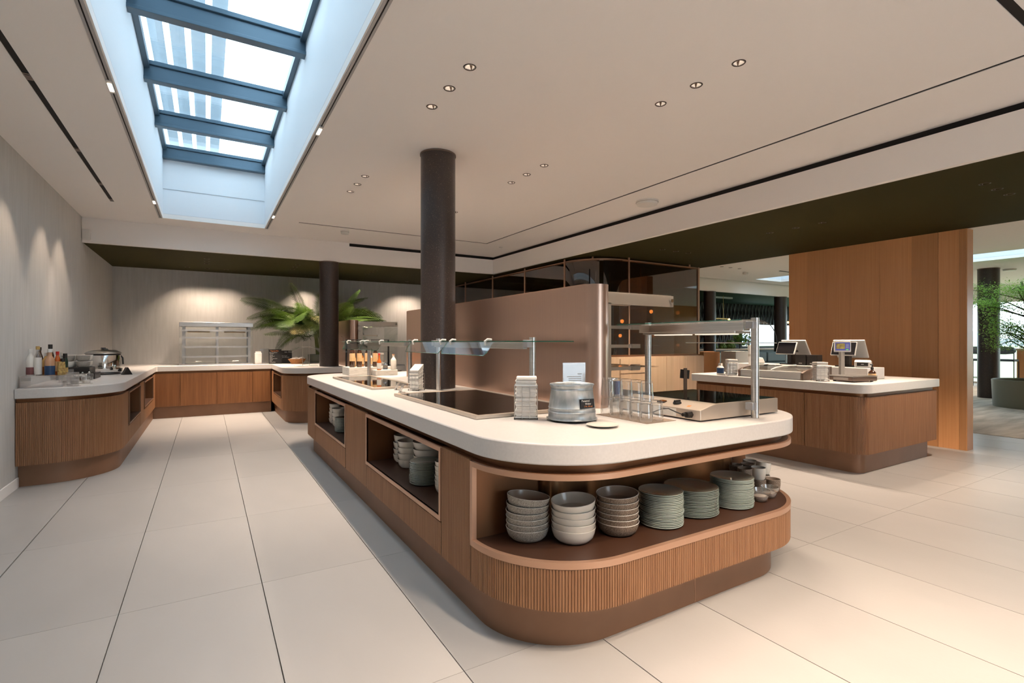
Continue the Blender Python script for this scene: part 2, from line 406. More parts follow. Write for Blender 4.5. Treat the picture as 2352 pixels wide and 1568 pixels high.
trio([(1.336, 9.34), (1.336, 9.64), (1.336, 9.97)], ZS, 'olive soffit trio left of the rear column', NMF)
trio([(2.68, 9.36), (2.68, 9.63), (2.68, 9.92)], ZS, 'olive soffit trio right of the rear column', NMF)
trio([(3.75, 10.69), (4.03, 10.69)], ZS, 'olive soffit pair at the back wall near the copper screen', ('left', 'right'))
trio([(1.72, 10.80)], ZS, 'olive soffit over the palm', ('lone',))
trio([(9.68, 7.17), (9.98, 7.17), (10.3, 7.17)], ZC, 'far white ceiling trio beyond the smoked glass enclosure', LMR)
for q, (xx, yy_) in enumerate(((9.6, .2), (10.4, 5.4), (15.6, .4), (16.4, 6.0))):  # unseen lounge trios added as ambient light for the dark far room
    trio([(xx, yy_), (xx + .3, yy_), (xx + .6, yy_)], ZC, ('added lounge ceiling trio before the oak wall out of view', 'added lounge ceiling trio hidden behind the oak wall', 'added lounge ceiling trio beside the windows out of view', 'added lounge ceiling trio beyond the indoor tree')[q], LMR)
dl_holes = lambda z: [(x - .024, x + .024, y - .024, y + .024) for pts, zz, w, n in TR if zz == z for x, y in pts]

# main ceiling with skylight opening, light slots and the recess along the fascia
SKX0, SKX1, SKY0, SKY1 = -.50, .72, .3, 8.18
holes = [(SKX0, SKX1, SKY0, SKY1), (-.97, -.932, -3.5, 7.535), (1.09, 4.045, 7.505, 7.55), (4.015, 4.045, 1.6 - 3, 7.55),
         (1.2, 3.96, .85, .895)] + [h for h in dl_holes(ZC) if h[0] < 4.6]
cl = struct(grid_slab(XL - .1, FX + .034, -4.2, FY + .034, ZC, ZC + .06, holes).build('ceiling', 'white_paint'))
tr_ = MB()
for x0, x1, y0, y1, h in ((-.97, -.932, -3.5, 7.535, 0), (1.09, 4.0145, 7.505, 7.55, 0), (4.015, 4.045, -1.4, 7.55, 0), (1.2, 3.96, .85, .895, 0)):
    tr_.box(x0 + .0005, x1 - .0005, y0 + .0005, y1 - .0005, ZC + .004, ZC + .0595)
tr_.build('slot_cover', 'slot_black', cl)
# fascia: the drop from the high ceiling to the soffit, with a black shadow gap under the ceiling
t1 = struct(MB().box(FX, FX + .06, -4.2, FY + .06, ZS, ZC - .055).build('trim_1', 'white_paint')); MB().box(FX + .035, FX + .06, -4.2, FY + .06, ZC - .0549, ZC + .07).build('shadow_gap', 'slot_black', t1)
t2 = struct(MB().box(XL - .1, 2.04, FY, FY + .06, ZS, ZC + .07).box(2.04, FX - .0005, FY, FY + .06, ZS, ZC - .055).build('trim_2', 'white_paint')); MB().box(2.0405, FX + .035, FY + .035, FY + .06, ZC - .0549, ZC + .07).build('shadow_gap', 'slot_black', t2)
sof_holes = dl_holes(ZS)
struct(grid_slab(FX + .06, 7.57, -4.2, FY + .06, ZS, ZS + .06, sof_holes).build('ceiling_soffit_side', 'olive'))
struct(grid_slab(XL - .1, 7.57, FY + .06, YB + .05, ZS, ZS + .06, sof_holes).build('ceiling_soffit_back', 'olive'))

# ---- skylight: white shaft, aluminium beams, glass
def skylight(x0, x1, y0, y1, n, label):
    sk = thing('skylight', label, 'skylight', ((x0 + x1) / 2, (y0 + y1) / 2, ZC)); o = sk.location
    sh = MB(o).box(x0 - .05, x0, y0 - .05, y1 + .05, ZC + .062, 3.86).box(x1, x1 + .05, y0 - .05, y1 + .05, ZC + .062, 3.86)
    sh.box(x0, x1, y1, y1 + .05, ZC + .062, 3.86).box(x0, x1, y0 - .05, y0, ZC + .062, 3.86).build('shaft', 'shaft_white', sk)
    for yy in ([y1 - .006] if n > 3 else []):
        MB(o).box(x0, x1, yy, yy + .004, 3.30, 3.303).build('panel_joint', 'alu_grey', sk)
    ys = []
    for k in range(n):
        yc = y1 - .05 - k * 1.17; ys.append(yc)
        b = MB(o); b.box(x0 - .01, x1 + .01, yc - .045, yc + .045, 3.69, 3.72).box(x0 - .01, x1 + .01, yc - .03, yc + .03, 3.72, 3.83).box(x0 - .01, x1 + .01, yc - .05, yc + .05, 3.83, 3.87)
        b.build('beam', 'alu_blue', sk, bev=.004)
    for xa, xb in ((x0, x0 + .045), (x1 - .045, x1)):
        MB(o).box(xa, xb, y0, y1, 3.80, 3.87).build('edge_frame', 'alu_blue', sk)
    for a, b in zip(ys, ys[1:]):
        MB(o).box(x0 + .02, x1 - .02, b + .03, a - .03, 3.872, 3.884).build('pane', 'roof_glass', sk)
    MB(o).box(x0 + .02, x1 - .02, y0, ys[-1] - .03, 3.872, 3.884).build('pane', 'roof_glass', sk)
    return sk
sk1 = skylight(SKX0, SKX1, SKY0, SKY1, 7, 'long rectangular skylight with blue grey beams above the left aisle')
# tinted strips added above the roof glass; gaps imitate reflected light streaks
ss = thing('streak_panel', 'added tinted strips imitating reflected light streaks in the roof glass above the aisle', 'streak_panel', (.1, 4.5, 3.95))
for k in range(5):
    MB((.1, 4.5, 3.95)).box(-.62 + k * .165, -.62 + k * .165 + .115, .5, 9.8, 4.10, 4.104).build('slat', 'streak_film', ss)
# light tracks along both long edges of the opening
for sx, side in ((SKX0 - .028, 'left'), (SKX1 + .028, 'right')):
    t = thing('light_track', 'slim light track along the %s long edge of the skylight' % ('wall side' if side == 'left' else 'island side'), 'light track', (sx, 4.3, ZC))
    MB(t.location).box(sx - .018, sx - .004, .5, SKY1, ZC - .006, ZC + .001).box(sx + .004, sx + .018, .5, SKY1, ZC - .006, ZC + .001).build('rail', 'alu_grey', t)
    MB(t.location).box(sx - .004, sx + .004, .5, SKY1, ZC - .002, ZC + .0005).build('groove', 'slot_black', t)
    for yy in ((2.0, 4.116, 7.256) if side == 'left' else (2.0, 4.15, 7.307)):
        h = MB(t.location).box(sx - .014, sx + .014, yy - .09, yy + .09, ZC - .014, ZC - .006).build('spot_head', 'white_plastic', t)
        MB(t.location).box(sx - .011, sx + .011, yy - .06, yy + .06, ZC - .0165, ZC - .0142).build('lens', 'lamp_on', h)
        lamp('SPOT', (0, yy - 4.3, -.03), t, P_TRACK, WARM, .04, 120, .8)

# ---- recessed downlights
dl_ring = MB().lathe([(.033, .004), (.040, 0), (.036, -.004), (.031, -.002), (.033, .004)], 20, cap=False).mesh('trim_ring', 'bronze_dark', True)
dl_cone = MB().lathe([(.031, 0), (.026, .03), (.017, .05)], 20, cap=False).mesh('reflector', 'lamp_cone', True)
dl_disc = MB().cyl((0, 0, .048), .017, .003, 16).mesh('led', 'lamp_on')
def downlight(x, y, z, label, group, power, aim=None, color=WARM, spot=95):
    t = thing('downlight', label, 'downlight', (x, y, z), group=group)
    for nm, me in (('trim_ring', dl_ring), ('reflector', dl_cone), ('led', dl_disc)):
        o = bpy.data.objects.new(nm, me); col.objects.link(o); o.parent = t
    lamp('SPOT', (0, 0, -.012), t, power, color, .03, spot, .7, aim)
    return t
for pts, z, where, names in TR:
    for (x, y), nm in zip(pts, names):
        p = P_CEIL if z == ZC else P_SOF; aim = (0, 0, -2)
        if 'glass display cabinet' in where or 'pair at the back' in where: p = P_WASH; aim = (0, .42, -1.4)
        if 'curved end' in where: p *= .55
        if 'front of black column' in where: p *= .6
        if 'before the counters' in where or 'over the aisle' in where: p *= 1.3
        if 'in front of the cash' in where: p *= 1.25
        if nm == 'lone': p = P_WASH * 1.3; aim = (0, .2, -1.4)
        if 'cash counter' in where or 'smoked' in where and z == ZS: p = P_CASH
        downlight(x, y, z, '%s downlight of the %s' % (nm, where) if nm != 'lone' else 'single downlight in the ' + where, 'recessed ceiling downlights', p, aim)
# wall washers sitting in the dark slot beside the left wall
for yy, nm in ((4.25, 'nearest'), (5.65, 'second'), (6.75, 'third'), (7.45, 'farthest')):
    t = thing('slot_spot', '%s small spot in the black ceiling slot beside the plaster wall' % nm, 'spotlight', (-.951, yy, ZC + .02), group='spots in the ceiling slot')
    MB().box(-.016, .016, -.05, .05, -.0195, -.0165).build('housing', 'steel_dark', t)
    MB().box(-.012, .012, -.03, .03, -.022, -.0196).build('lens', 'lamp_cone', t)
    lamp('SPOT', (0, 0, -.035), t, P_SLOT, WARM2, .02, 62, .6, (-.33, .0, -1.35))

# detectors
def detector(x, y, z, r, h, label):
    t = thing('smoke_detector', label, 'smoke detector', (x, y, z)); MB().lathe([(r, 0), (r, -h * .35), (r * .93, -h * .5), (r * .9, -h), (r * .6, -h * 1.08), (.001, -h * 1.1)], 28).build('body', 'white_plastic', t, smooth=True)
    MB().lathe([(r * 1.0, -h * .36), (r * 1.005, -h * .40), (r * .95, -h * .47)], 28, cap=False).build('groove', 'grey_plastic', t, smooth=True)
detector(1.757, 7.74, ZC, .06, .05, 'small white smoke detector on the ceiling before the fascia')
detector(4.42, 4.28, ZC, .13, .045, 'large round white wireless access point on the ceiling beside the black slot')
detector(4.379, 7.664, ZC, .03, .012, 'tiny white sprinkler cover on the ceiling near the slot corner')
s_ = MB((XL + .04, 8.86 - .2, 2.67)).box(XL + .005, XL + .09, 8.60, 8.655, 2.61, 2.74).build('motion_sensor', 'white_plastic', loc=(XL + .04, 8.66, 2.67), bev=.008)
tag(s_, 'white boxy motion sensor in the corner at the fascia', 'sensor')

# ---- round columns
def column(x, y, r, z0, z1, label, m='column_black'):
    t = thing('column', label, 'column', (x, y, z0)); t['kind'] = 'structure'
    MB().cyl((0, 0, 0), r, z1 - z0, 48).build('shaft', m, t, smooth=True)
    MB().lathe([(r + .006, 0), (r + .006, .012), (r, .014)], 48, (0, 0, z1 - z0 - .016), cap=False).build('collar', 'steel_dark', t, smooth=True)
column(1.745, 4.165, .151, .862, ZC, 'tall speckled black column rising through the front island')
column(1.735, 8.76, .151, .862, ZS, 'speckled black column rising through the back counter before the palm')
column(11.32, 8.75, .151, 0, ZS, 'dark column in the far room beside the smoked glass')
column(14.50, 8.75, .17, 0, ZS, 'blue black column in the far room before the lattice wall')
column(15.1, 4.27, .19, 0, ZC, 'dark grey column in the far lounge beside the indoor tree')

# ---- oak wall behind the cash counter, upright veneer boards
ww = struct(MB().box(7.562, 7.72, 2.345, 4.42, 0, ZS - .001).build('wall_oak', 'oak_wall'))
ys = [4.424, 4.147, 3.876, 3.569, 3.217, 2.863, 2.597]
for a, b in zip(ys, ys[1:]):
    MB().box(0, .012, 0, a - b - .0012, 0, ZS).build('board', 'oak_wall', ww, loc=(7.55, b + .0006, 0))
MB().box(0, .012, 0, .2, 0, ZS).build('board', 'oak_wall', ww, loc=(7.55, 2.394, 0)); MB().box(0, .012, 0, .057, 0, ZS).build('board', 'oak_wall', ww, loc=(7.55, 2.335, 0))
MB().box(0, .175, 0, .012, 0, ZS).build('end_board', 'oak_wall', ww, loc=(7.55, 2.322, 0))

# ---- smoked mirror glass enclosure with bronze frames
gx, gy, gx1, gr = 4.91, 5.87, 7.29, .62
ge = thing('glass_enclosure', 'dark smoked glass kitchen enclosure with bronze frames and a rounded corner', 'glass enclosure', (gx, gy, 0))
arc = [(gx + gr - gr * math.cos(R(a)), gy + gr - gr * math.sin(R(a))) for a in range(0, 91, 6)]
full = [(gx, YB - .02)] + arc + [(gx1, gy)]
o_ = (gx, gy, 0)
marks = [10.17, 8.92, 7.72, 6.53]
def gpane(path): MB(o_).strip(path, 1.06, 2.53, .012).build('pane', 'smoked', ge, smooth=True)
yy = [YB - .02] + marks
for a, b in zip(yy, yy[1:]): gpane([(gx, a - .006), (gx, b + .006)])
gpane([(gx, marks[-1] - .006)] + arc[:10]); gpane(arc[10:] + [(5.66, gy)]); gpane([(5.672, gy), (gx1 - .01, gy)])
def post(x, y, z0, z1, w=.028): MB(o_).box(x - w / 2, x + w / 2, y - w / 2, y + w / 2, z0, z1).build('post', 'copper_trim', ge)
for m_ in marks: post(gx, m_, 1.05, ZS, .022)
post(5.115, 6.085, 2.53, ZS, .022); post(5.666, gy, 1.05, ZS, .022); post(7.07, gy, 2.53, ZS, .02); post(gx1, gy, 1.05, 2.545, .034)
MB(o_).strip([(p[0], p[1]) for p in full], 2.515, 2.545, .03).build('head_rail', 'copper_trim', ge, smooth=True)
MB(o_).strip([(p[0], p[1]) for p in full], 1.03, 1.06, .03).build('sill_rail', 'copper_dark', ge, smooth=True)
MB(o_).box(gx1 - .02, gx1, gy + .01, YB - .02, 1.06, 2.53).build('side_pane', 'smoked', ge)
# dark inside: back and a tiled kitchen hood behind the panes
MB(o_).box(gx + .5, gx1 - .05, 9.6, 9.7, 0, ZS - .01).build('inner_wall', 'shelf_brown', ge)
MB(o_).box(gx + .04, gx1 - .03, gy + .53, YB - .03, 0, .012).build('inner_floor', 'shelf_brown', ge)
# pale oak cabinets under the panes
cb = thing('pale_cabinet', 'pale oak kitchen cabinet row under the smoked glass', 'cabinet', (gx, gy, 0)); o_ = (gx, gy, 0)
MB(o_).prism(rrect(gx - .04, gx1 + .06, gy - .06, gy + .5, (.5, .01, .01, .01)), .1, 1.028).build('body', 'oak_pale', cb, smooth=True)
MB(o_).prism(rrect(gx, gx1, gy, gy + .45, (.45, .01, .01, .01)), 0, .1).build('plinth', 'shelf_brown', cb, smooth=True)
for a, b, z0, z1, hd in ((5.42, 6.02, .78, 1.0, 1), (5.42, 6.02, .12, .76, 0), (6.04, 6.42, .12, 1.02, 0), (6.43, 6.86, .12, 1.02, 0), (6.87, 7.34, .12, 1.02, 0)):
    d = MB(o_).box(a, b, gy - .078, gy - .0605, z0, z1).build('drawer_front' if hd else 'door', 'oak_pale', cb)
    if hd: MB(o_).box((a + b) / 2 - .09, (a + b) / 2 + .09, gy - .10, gy - .092, .905, .915).box((a + b) / 2 - .085, (a + b) / 2 - .078, gy - .10, gy - .078, .905, .915).box((a + b) / 2 + .078, (a + b) / 2 + .085, gy - .10, gy - .078, .905, .915).build('handle', 'steel_dark', d)

# ---- far room shell (X > 7.5)
s2 = (12.42, 13.58, 1.2, 8.18)
h2 = [s2, (9.0, XF + 1, FY - .06, FY + .001)] + [h for h in dl_holes(ZC) if h[0] > 7.6]
struct(grid_slab(7.6205, XF, -4.2, FY, ZC, ZC + .06, h2).build('ceiling_far', 'white_paint'))
struct(MB().box(9.0005, XF, FY - .0595, FY - .0005, ZC + .012, ZC + .058).build('ceiling_far_recess', 'slot_black'))
struct(MB().box(7.5705, 7.62, -4.2, FY, ZS + .001, ZC + .07).build('trim_3', 'white_paint'))
struct(MB().box(7.6205, XF, FY, FY + .06, ZS, ZC + .07).build('trim_4', 'white_paint'))
struct(MB().box(7.5705, XF, FY + .06, YB + .05, ZS, ZS + .06).build('ceiling_soffit_far', 'dark_green'))
skylight(s2[0], s2[1], s2[2], s2[3], 3, 'pale skylight in the far lounge ceiling beyond the oak wall')
# lattice wall at the back of the far room, with a window band low on its right
lw_ = struct(MB().box(7.35, 16.2, YB, YB + .2, 0, ZS + .1).box(16.2, XF, YB, YB + .2, 1.88, ZS + .1).box(16.2, XF, YB, YB + .2, 0, 1.1).build('wall_lattice', 'lattice_back'))
sl = {}
for sgn in (1, -1):
    w, hgt, dx = .022, 1.5, .40 * sgn
    sl[sgn] = MB().hexa([(-w / 2, -.03, 0), (w / 2, -.03, 0), (w / 2, 0, 0), (-w / 2, 0, 0), (-w / 2 + dx, -.03, hgt), (w / 2 + dx, -.03, hgt), (w / 2 + dx, 0, hgt), (-w / 2 + dx, 0, hgt)]).mesh('slat', 'lattice')
for k in range(44):
    for sgn in (1, -1):
        x = 11.2 + k * .2 + (.4 if sgn < 0 else 0)
        if x > 19.4: continue
        o = bpy.data.objects.new('slat', sl[sgn]); col.objects.link(o); o.parent = lw_; o.location = (x, YB - .002 - (.031 if sgn < 0 else 0), 1.08)
        if x > 15.5: o.scale = (.46, 1, .46); o.location.z = 1.89; o.location.x = x if sgn > 0 else x - .2
struct(MB().box(16.2, XF, YB + .08, YB + .09, 1.1, 1.88).build('window_3', 'clear'))
# window front
wf = MB()
wf.box(XF, XF + .12, -4.2, YB, 2.42, 3.2).box(XF, XF + .12, -4.2, YB, 0, .06)
struct(wf.build('wall_right', 'white_paint'))
w1 = struct(MB().box(XF + .03, XF + .04, -4.2, YB, .06, 2.42).build('window_1', 'clear'))
for y in (-2.6, -.9, .8, 2.5, 4.15, 5.75, 7.4, 9.1, 10.8): MB().box(XF, XF + .1, y - .07, y + .07, .06, 2.42).build('mullion', 'blue_grey', w1)
struct(MB().box(XF + .3, 220, -150, 150, -.4, -.2).build('ground_lawn', 'grass_out'))
hp = MB(); hv = []; hf = []
for i in range(61):
    y = -260 + i * 9; hh = 4 + 4 * math.sin(i * .35) + 3 * math.sin(i * .83 + 1); hv += [(215, y, -1), (232, y, max(1.5, hh)), (260, y, -1)]
for i in range(60):
    a = i * 3; hf += [(a, a + 3, a + 4, a + 1), (a + 1, a + 4, a + 5, a + 2)]
hp.add(hv, hf); struct(hp.build('hill', 'hill_out', smooth=True))
# ================================================================== COUNTERS
WT, WB_ = .86, .775                         # worktop top / underside
Z_PL, Z_N0, Z_N1, Z_B = .195, .39, .715, .74   # plinth top, niche floor, niche head, body top

def niche_box(o, x0, x1, y0, y1, z0, z1, face, t, parent, w=.022, fm='copper_trim'):
    """five sided lining of a niche open towards -X ('x') plus a thin bright frame"""
    MB(o).box(x0, x1, y0 - t, y0, z0, z1).box(x0, x1, y1, y1 + t, z0, z1).box(x1 - t, x1, y0, y1, z0, z1).box(x0, x1, y0 - t, y1 + t, z1, z1 + t).build('niche_lining', 'copper_dark', parent)
    MB(o).box(x0 + .001, x1, y0 - t, y1 + t, z0 - t, z0).build('niche_floor', 'shelf_brown', parent)
    e = .004
    MB(o).box(x0 - e, x0 + .01, y0 - w, y1 + w, z1, z1 + w).box(x0 - e, x0 + .01, y0 - w, y1 + w, z0 - w, z0).box(x0 - e, x0 + .01, y0 - w, y0, z0, z1).box(x0 - e, x0 + .01, y1, y1 + w, z0, z1).build('niche_frame', fm, parent)

# ---- front island -------------------------------------------------
IX0, IX1, IY0, IY1, IR = 1.005, 2.98, 1.54, 6.70, .46
isl = thing('island_counter', 'oval ended buffet island with ribbed oak sides, copper niches and bronze plinth', 'counter', (2, 4.1, 0)); o = tuple(isl.location)
MB(o).prism(rrect(1.067, 2.91, 1.655, 6.63, (.40, .36, .40, .40)), 0, Z_PL - .001).build('plinth', 'plinth_bronze', isl, smooth=True)
MB(o).box(2.03, 2.0325, 1.6535, 1.656, .005, Z_PL - .004).build('plinth_joint', 'copper_trim', isl)
NY = 2.03                                    # the open end niche lies before this line
# closed carcass behind the ribbed cladding (leaves the side niches open)
body = MB(o)
for y0, y1 in ((NY + .002, 2.36), (3.76, 4.40), (5.81, 6.2)): body.box(1.02, 1.52, y0, y1, Z_PL, Z_B)
body.box(1.02, 1.52, 2.36, 3.76, Z_PL, Z_N0 - .02).box(1.02, 1.52, 4.40, 5.81, Z_PL, Z_N0 - .02)
body.prism(rrect(1.52, 2.965, NY + .002, 6.685, (.002, .002, .44, .002)), Z_PL, Z_B).prism([(1.03, 6.2), (1.52, 6.2), (1.52, 6.685), (1.46, 6.685), (1.2, 6.58), (1.07, 6.4)], Z_PL, Z_B)
body.build('carcass', 'copper_dark', isl)
# ribbed cladding, panel by panel (outer face on the right hand when walking the path)
def side(y0, y1): return [(IX0, y1), (IX0, y0)]
for y0, y1, z0, z1 in ((NY + .003, 2.358, Z_PL, Z_B), (2.361, 3.737, Z_PL, Z_N0 - .03), (3.742, 4.395, Z_PL, Z_B), (4.398, 5.81, Z_PL, Z_N0 - .03), (5.812, 6.22, Z_PL, Z_B)):
    flutes(list(reversed(side(y0, y1)))[::-1], z0, z1, parent=isl, o=o)
farc = [(IX0 + .46 - .46 * math.cos(R(a)), 6.24 + .46 * math.sin(R(a))) for a in range(90, -1, -6)]
flutes([(2.4, 6.70)] + farc + [(IX0, 6.222)], Z_PL, Z_B, parent=isl, o=o)
# front: curved cladding under the open niche, wrapping from the left side to the right side
fa = [(IX0, NY)] + [(IX0 + IR - IR * math.cos(R(a)), IY0 + IR - IR * math.sin(R(a))) for a in range(0, 91, 5)] + [(IX1 - IR + IR * math.sin(R(a)), IY0 + IR - IR * math.cos(R(a))) for a in range(0, 91, 5)] + [(IX1, NY)]
flutes(fa, Z_PL, Z_N0 - .028, parent=isl, o=o, th=.02)
flutes([(IX1, NY + .003), (IX1, 6.2)], Z_PL, Z_B, parent=isl, o=o)
shp = fa
MB(o).prism(offset(fa, .012), Z_PL, Z_N0 - .005).build('niche_base', 'copper_dark', isl, smooth=True)
MB(o).prism(offset(fa, .02), Z_N0 - .005, Z_N0).build('niche_floor', 'shelf_brown', isl, smooth=True)
MB(o).strip(offset(fa, -.002), Z_N0 - .026, Z_N0 + .001, .022).build('lower_lip', 'copper_trim', isl, smooth=True)
MB(o).prism(offset(fa, .012), Z_N1 + .004, Z_B).build('niche_head', 'copper_dark', isl, smooth=True)
MB(o).strip(offset(fa, -.002), Z_N1, Z_B - .002, .022).build('upper_lip', 'copper_trim', isl, smooth=True)
MB(o).box(IX0 - .002, IX0 + .02, NY - .02, NY + .002, Z_N0 - .026, Z_B - .002).build('end_jamb', 'copper_trim', isl)
MB(o).box(IX0 + .02, 2.96, NY - .012, NY + .0015, Z_N0, Z_N1 + .004).build('niche_back', 'copper_dark', isl)
MB(o).prism(rrect(1.36, 2.77, 1.945, NY - .012, (.07, .07, .001, .001)), Z_N0, Z_N1 + .004).build('niche_core', 'copper_core', isl, smooth=True)
niche_box(o, IX0, 1.5, 2.384, 3.736, Z_N0, Z_N1, 'x', .012, isl)
niche_box(o, IX0, 1.5, 4.424, 5.786, Z_N0, Z_N1, 'x', .012, isl)
MB(o).prism(rrect(1.045, 2.94, 1.58, 6.66, (.43, .43, .43, .43)), Z_B, WB_).build('shadow_gap', 'copper_dark', isl, smooth=True)
wt1 = MB((2, 4.1, WB_)).prism(rrect(1.0, 2.985, 1.535, 6.72, (.47, .45, .47, .47), 20), WB_, WT).build('worktop', 'worktop', loc=(2, 4.1, WB_), smooth=True, bev=.006)
tag(wt1, 'off white stone worktop with rounded ends on the front island', 'worktop')

# copper screen standing along the middle of the island
def screen(x0, x1, y0, y1, label):
    t = thing('copper_screen', label, 'screen', ((x0 + x1) / 2, y0, WT)); o = tuple(t.location); r = (x1 - x0) / 2
    ym = y0 + (y1 - y0) * .58
    MB(o).prism(rrect(x0, x1, y0, ym - .001, (r * .98, r * .98, .0005, .0005), 10), WT, 1.62).build('panel', 'copper_sheet', t, smooth=True)
    MB(o).prism(rrect(x0, x1, ym + .001, y1, (.0005, .0005, r * .98, r * .98), 10), WT, 1.62).build('panel', 'copper_sheet', t, smooth=True)
    MB(o).box(x0 + .004, x1 - .004, y0 + .08, y1 - .08, 1.62, 1.623).build('top_cap', 'copper_trim', t)
screen(2.0, 2.16, 2.37, 5.78, 'long brushed copper screen standing on the front island behind the black column')

# ---- left and back counter ------------------------------------------
lc = thing('side_counter', 'L shaped oak counter along the plaster walls with a rounded ribbed end', 'counter', (-1, 8, 0)); o = tuple(lc.location)
LX, LY, LR = -.72, 5.915, .55
MB(o).prism([(XL + .001, 6.005)] + [(-.755 - .5 + .5 * math.sin(R(a)), 6.005 + .5 - .5 * math.cos(R(a))) for a in range(0, 91, 6)] + [(-.755, 10.14), (1.0, 10.14), (1.0, YB - .002), (XL + .001, YB - .002)], 0, Z_PL - .001).build('plinth', 'plinth_bronze', lc, smooth=True)
la = [(XL + .004, LY)] + [(LX - LR + LR * math.sin(R(a)), LY + LR - LR * math.cos(R(a))) for a in range(0, 91, 5)]
flutes(la + [(LX, 6.79)], Z_PL, Z_B, parent=lc, o=o)
flutes([(LX, 6.79), (LX, 7.90)], Z_PL, Z_N0 - .03, parent=lc, o=o); flutes([(LX, 7.91), (LX, 8.35)], Z_PL, Z_B, parent=lc, o=o)
flutes([(LX, 8.36), (LX, 9.66)], Z_PL, Z_N0 - .03, parent=lc, o=o); flutes([(LX, 9.67), (LX, 10.085)], Z_PL, Z_B, parent=lc, o=o)
MB(o).prism(offset(la, .014) + [(LX - .02, 6.79), (XL + .001, 6.79)], Z_PL, Z_B).box(XL + .001, LX - .014, 6.79, 10.1, Z_PL, Z_N0 - .02).box(XL + .001, LX - .014, 7.90, 8.35, Z_N0 - .02, Z_B).box(XL + .001, LX - .014, 9.67, YB - .002, Z_N0 - .02, Z_B).box(XL + .001, -1.22, 6.79, 9.67, Z_N0 - .02, Z_B).box(LX - .014, 1.0, 10.105, YB - .002, Z_PL, Z_B).build('carcass', 'copper_dark', lc, smooth=True)
niche_box(o, LX, -1.2, 6.815, 7.875, Z_N0, Z_N1, 'x', .012, lc, .012, 'plinth_bronze'); niche_box(o, LX, -1.2, 8.385, 9.635, Z_N0, Z_N1, 'x', .012, lc, .012, 'plinth_bronze')
for a, b in ((-.718, -.382), (-.376, .146), (.152, .694), (.700, .985)):
    MB(o).box(a, b, 10.086, 10.104, Z_PL, Z_B).build('door', 'oak_door', lc, bev=.0015)
MB(o).prism(offset([(XL + .004, LY)] + la[1:] + [(LX, 10.09), (1.0, 10.09)], .03) + [(1.0, YB - .003), (XL + .002, YB - .003)], Z_B, WB_).build('shadow_gap', 'copper_dark', lc, smooth=True)
wl_ = [(XL + .002, 5.895)] + [(-.705 - LR + LR * math.sin(R(a)), 5.895 + LR - LR * math.cos(R(a))) for a in range(0, 91, 5)] + [(-.705, 10.06), (-.69, 10.075), (1.04, 10.075), (1.04, YB - .002), (XL + .002, YB - .002)]
wt2 = MB((-1, 8, WB_)).prism(wl_, WB_, WT).build('worktop', 'worktop', loc=(-1, 8, WB_), smooth=True, bev=.005)
tag(wt2, 'off white L shaped worktop along the plaster walls', 'worktop')

# ---- rear island (continues behind the front one) -------------------------
ri = thing('rear_counter', 'second oak counter behind the front island with a rounded corner and side niche', 'counter', (2, 9.6, 0)); o = tuple(ri.location)
rx0, rx1, ry0 = 1.005, 2.98, 8.33
MB(o).prism(rrect(1.065, 2.91, 8.42, YB - .003, (.36, .36, .001, .001)), 0, Z_PL - .001).build('plinth', 'plinth_bronze', ri, smooth=True)
ra = [(rx0, 8.70)] + [(rx0 + .36 - .36 * math.cos(R(a)), ry0 + .36 - .36 * math.sin(R(a))) for a in range(0, 91, 6)] + [(rx1 - .36 + .36 * math.sin(R(a)), ry0 + .36 - .36 * math.cos(R(a))) for a in range(0, 91, 6)] + [(rx1, 8.9)]
flutes(ra, Z_PL, Z_B, parent=ri, o=o)
flutes([(rx0, 10.08), (rx0, 8.71)], Z_PL, Z_N0 - .03, parent=ri, o=o)
flutes([(rx0, 10.08), (rx0, 9.80)], Z_N0 - .03, Z_B, parent=ri, o=o)
MB(o).prism([(x, y) for x, y in offset(ra, .014)] + [(rx1 - .014, YB - .01), (1.5, YB - .01), (1.5, 8.72), (rx0 + .014, 8.72)], Z_PL, Z_B).box(rx0 + .014, 1.5, 8.72, YB - .01, Z_PL, Z_N0 - .02).box(rx0 + .014, 1.5, 9.80, YB - .01, Z_N0 - .02, Z_B).build('carcass', 'copper_dark', ri)
niche_box(o, rx0, 1.45, 8.745, 9.775, Z_N0, Z_N1, 'x', .012, ri, .012, 'plinth_bronze')
MB(o).prism(rrect(1.045, 2.94, 8.37, YB - .004, (.34, .34, .001, .001)), Z_B, WB_).build('shadow_gap', 'copper_dark', ri, smooth=True)
wt3 = MB((2, 9.6, WB_)).prism(rrect(1.041, 2.985, 8.29, YB - .003, (.37, .40, .001, .001), 16) if False else [(1.0 + .38 - .38 * math.cos(R(a)), 8.29 + .38 - .38 * math.sin(R(a))) for a in range(0, 91, 6)] + [(2.985 - .38 + .38 * math.sin(R(a)), 8.29 + .38 - .38 * math.cos(R(a))) for a in range(0, 91, 6)] + [(2.985, YB - .003), (1.041, YB - .003), (1.041, 10.074), (1.0, 10.074)], WB_, WT).build('worktop', 'worktop', loc=(2, 9.6, WB_), smooth=True, bev=.005)
tag(wt3, 'off white worktop of the rear counter around the column before the palm', 'worktop')
screen(2.0, 2.14, 8.42, 10.2, 'short copper screen on the rear counter beside the rear column')

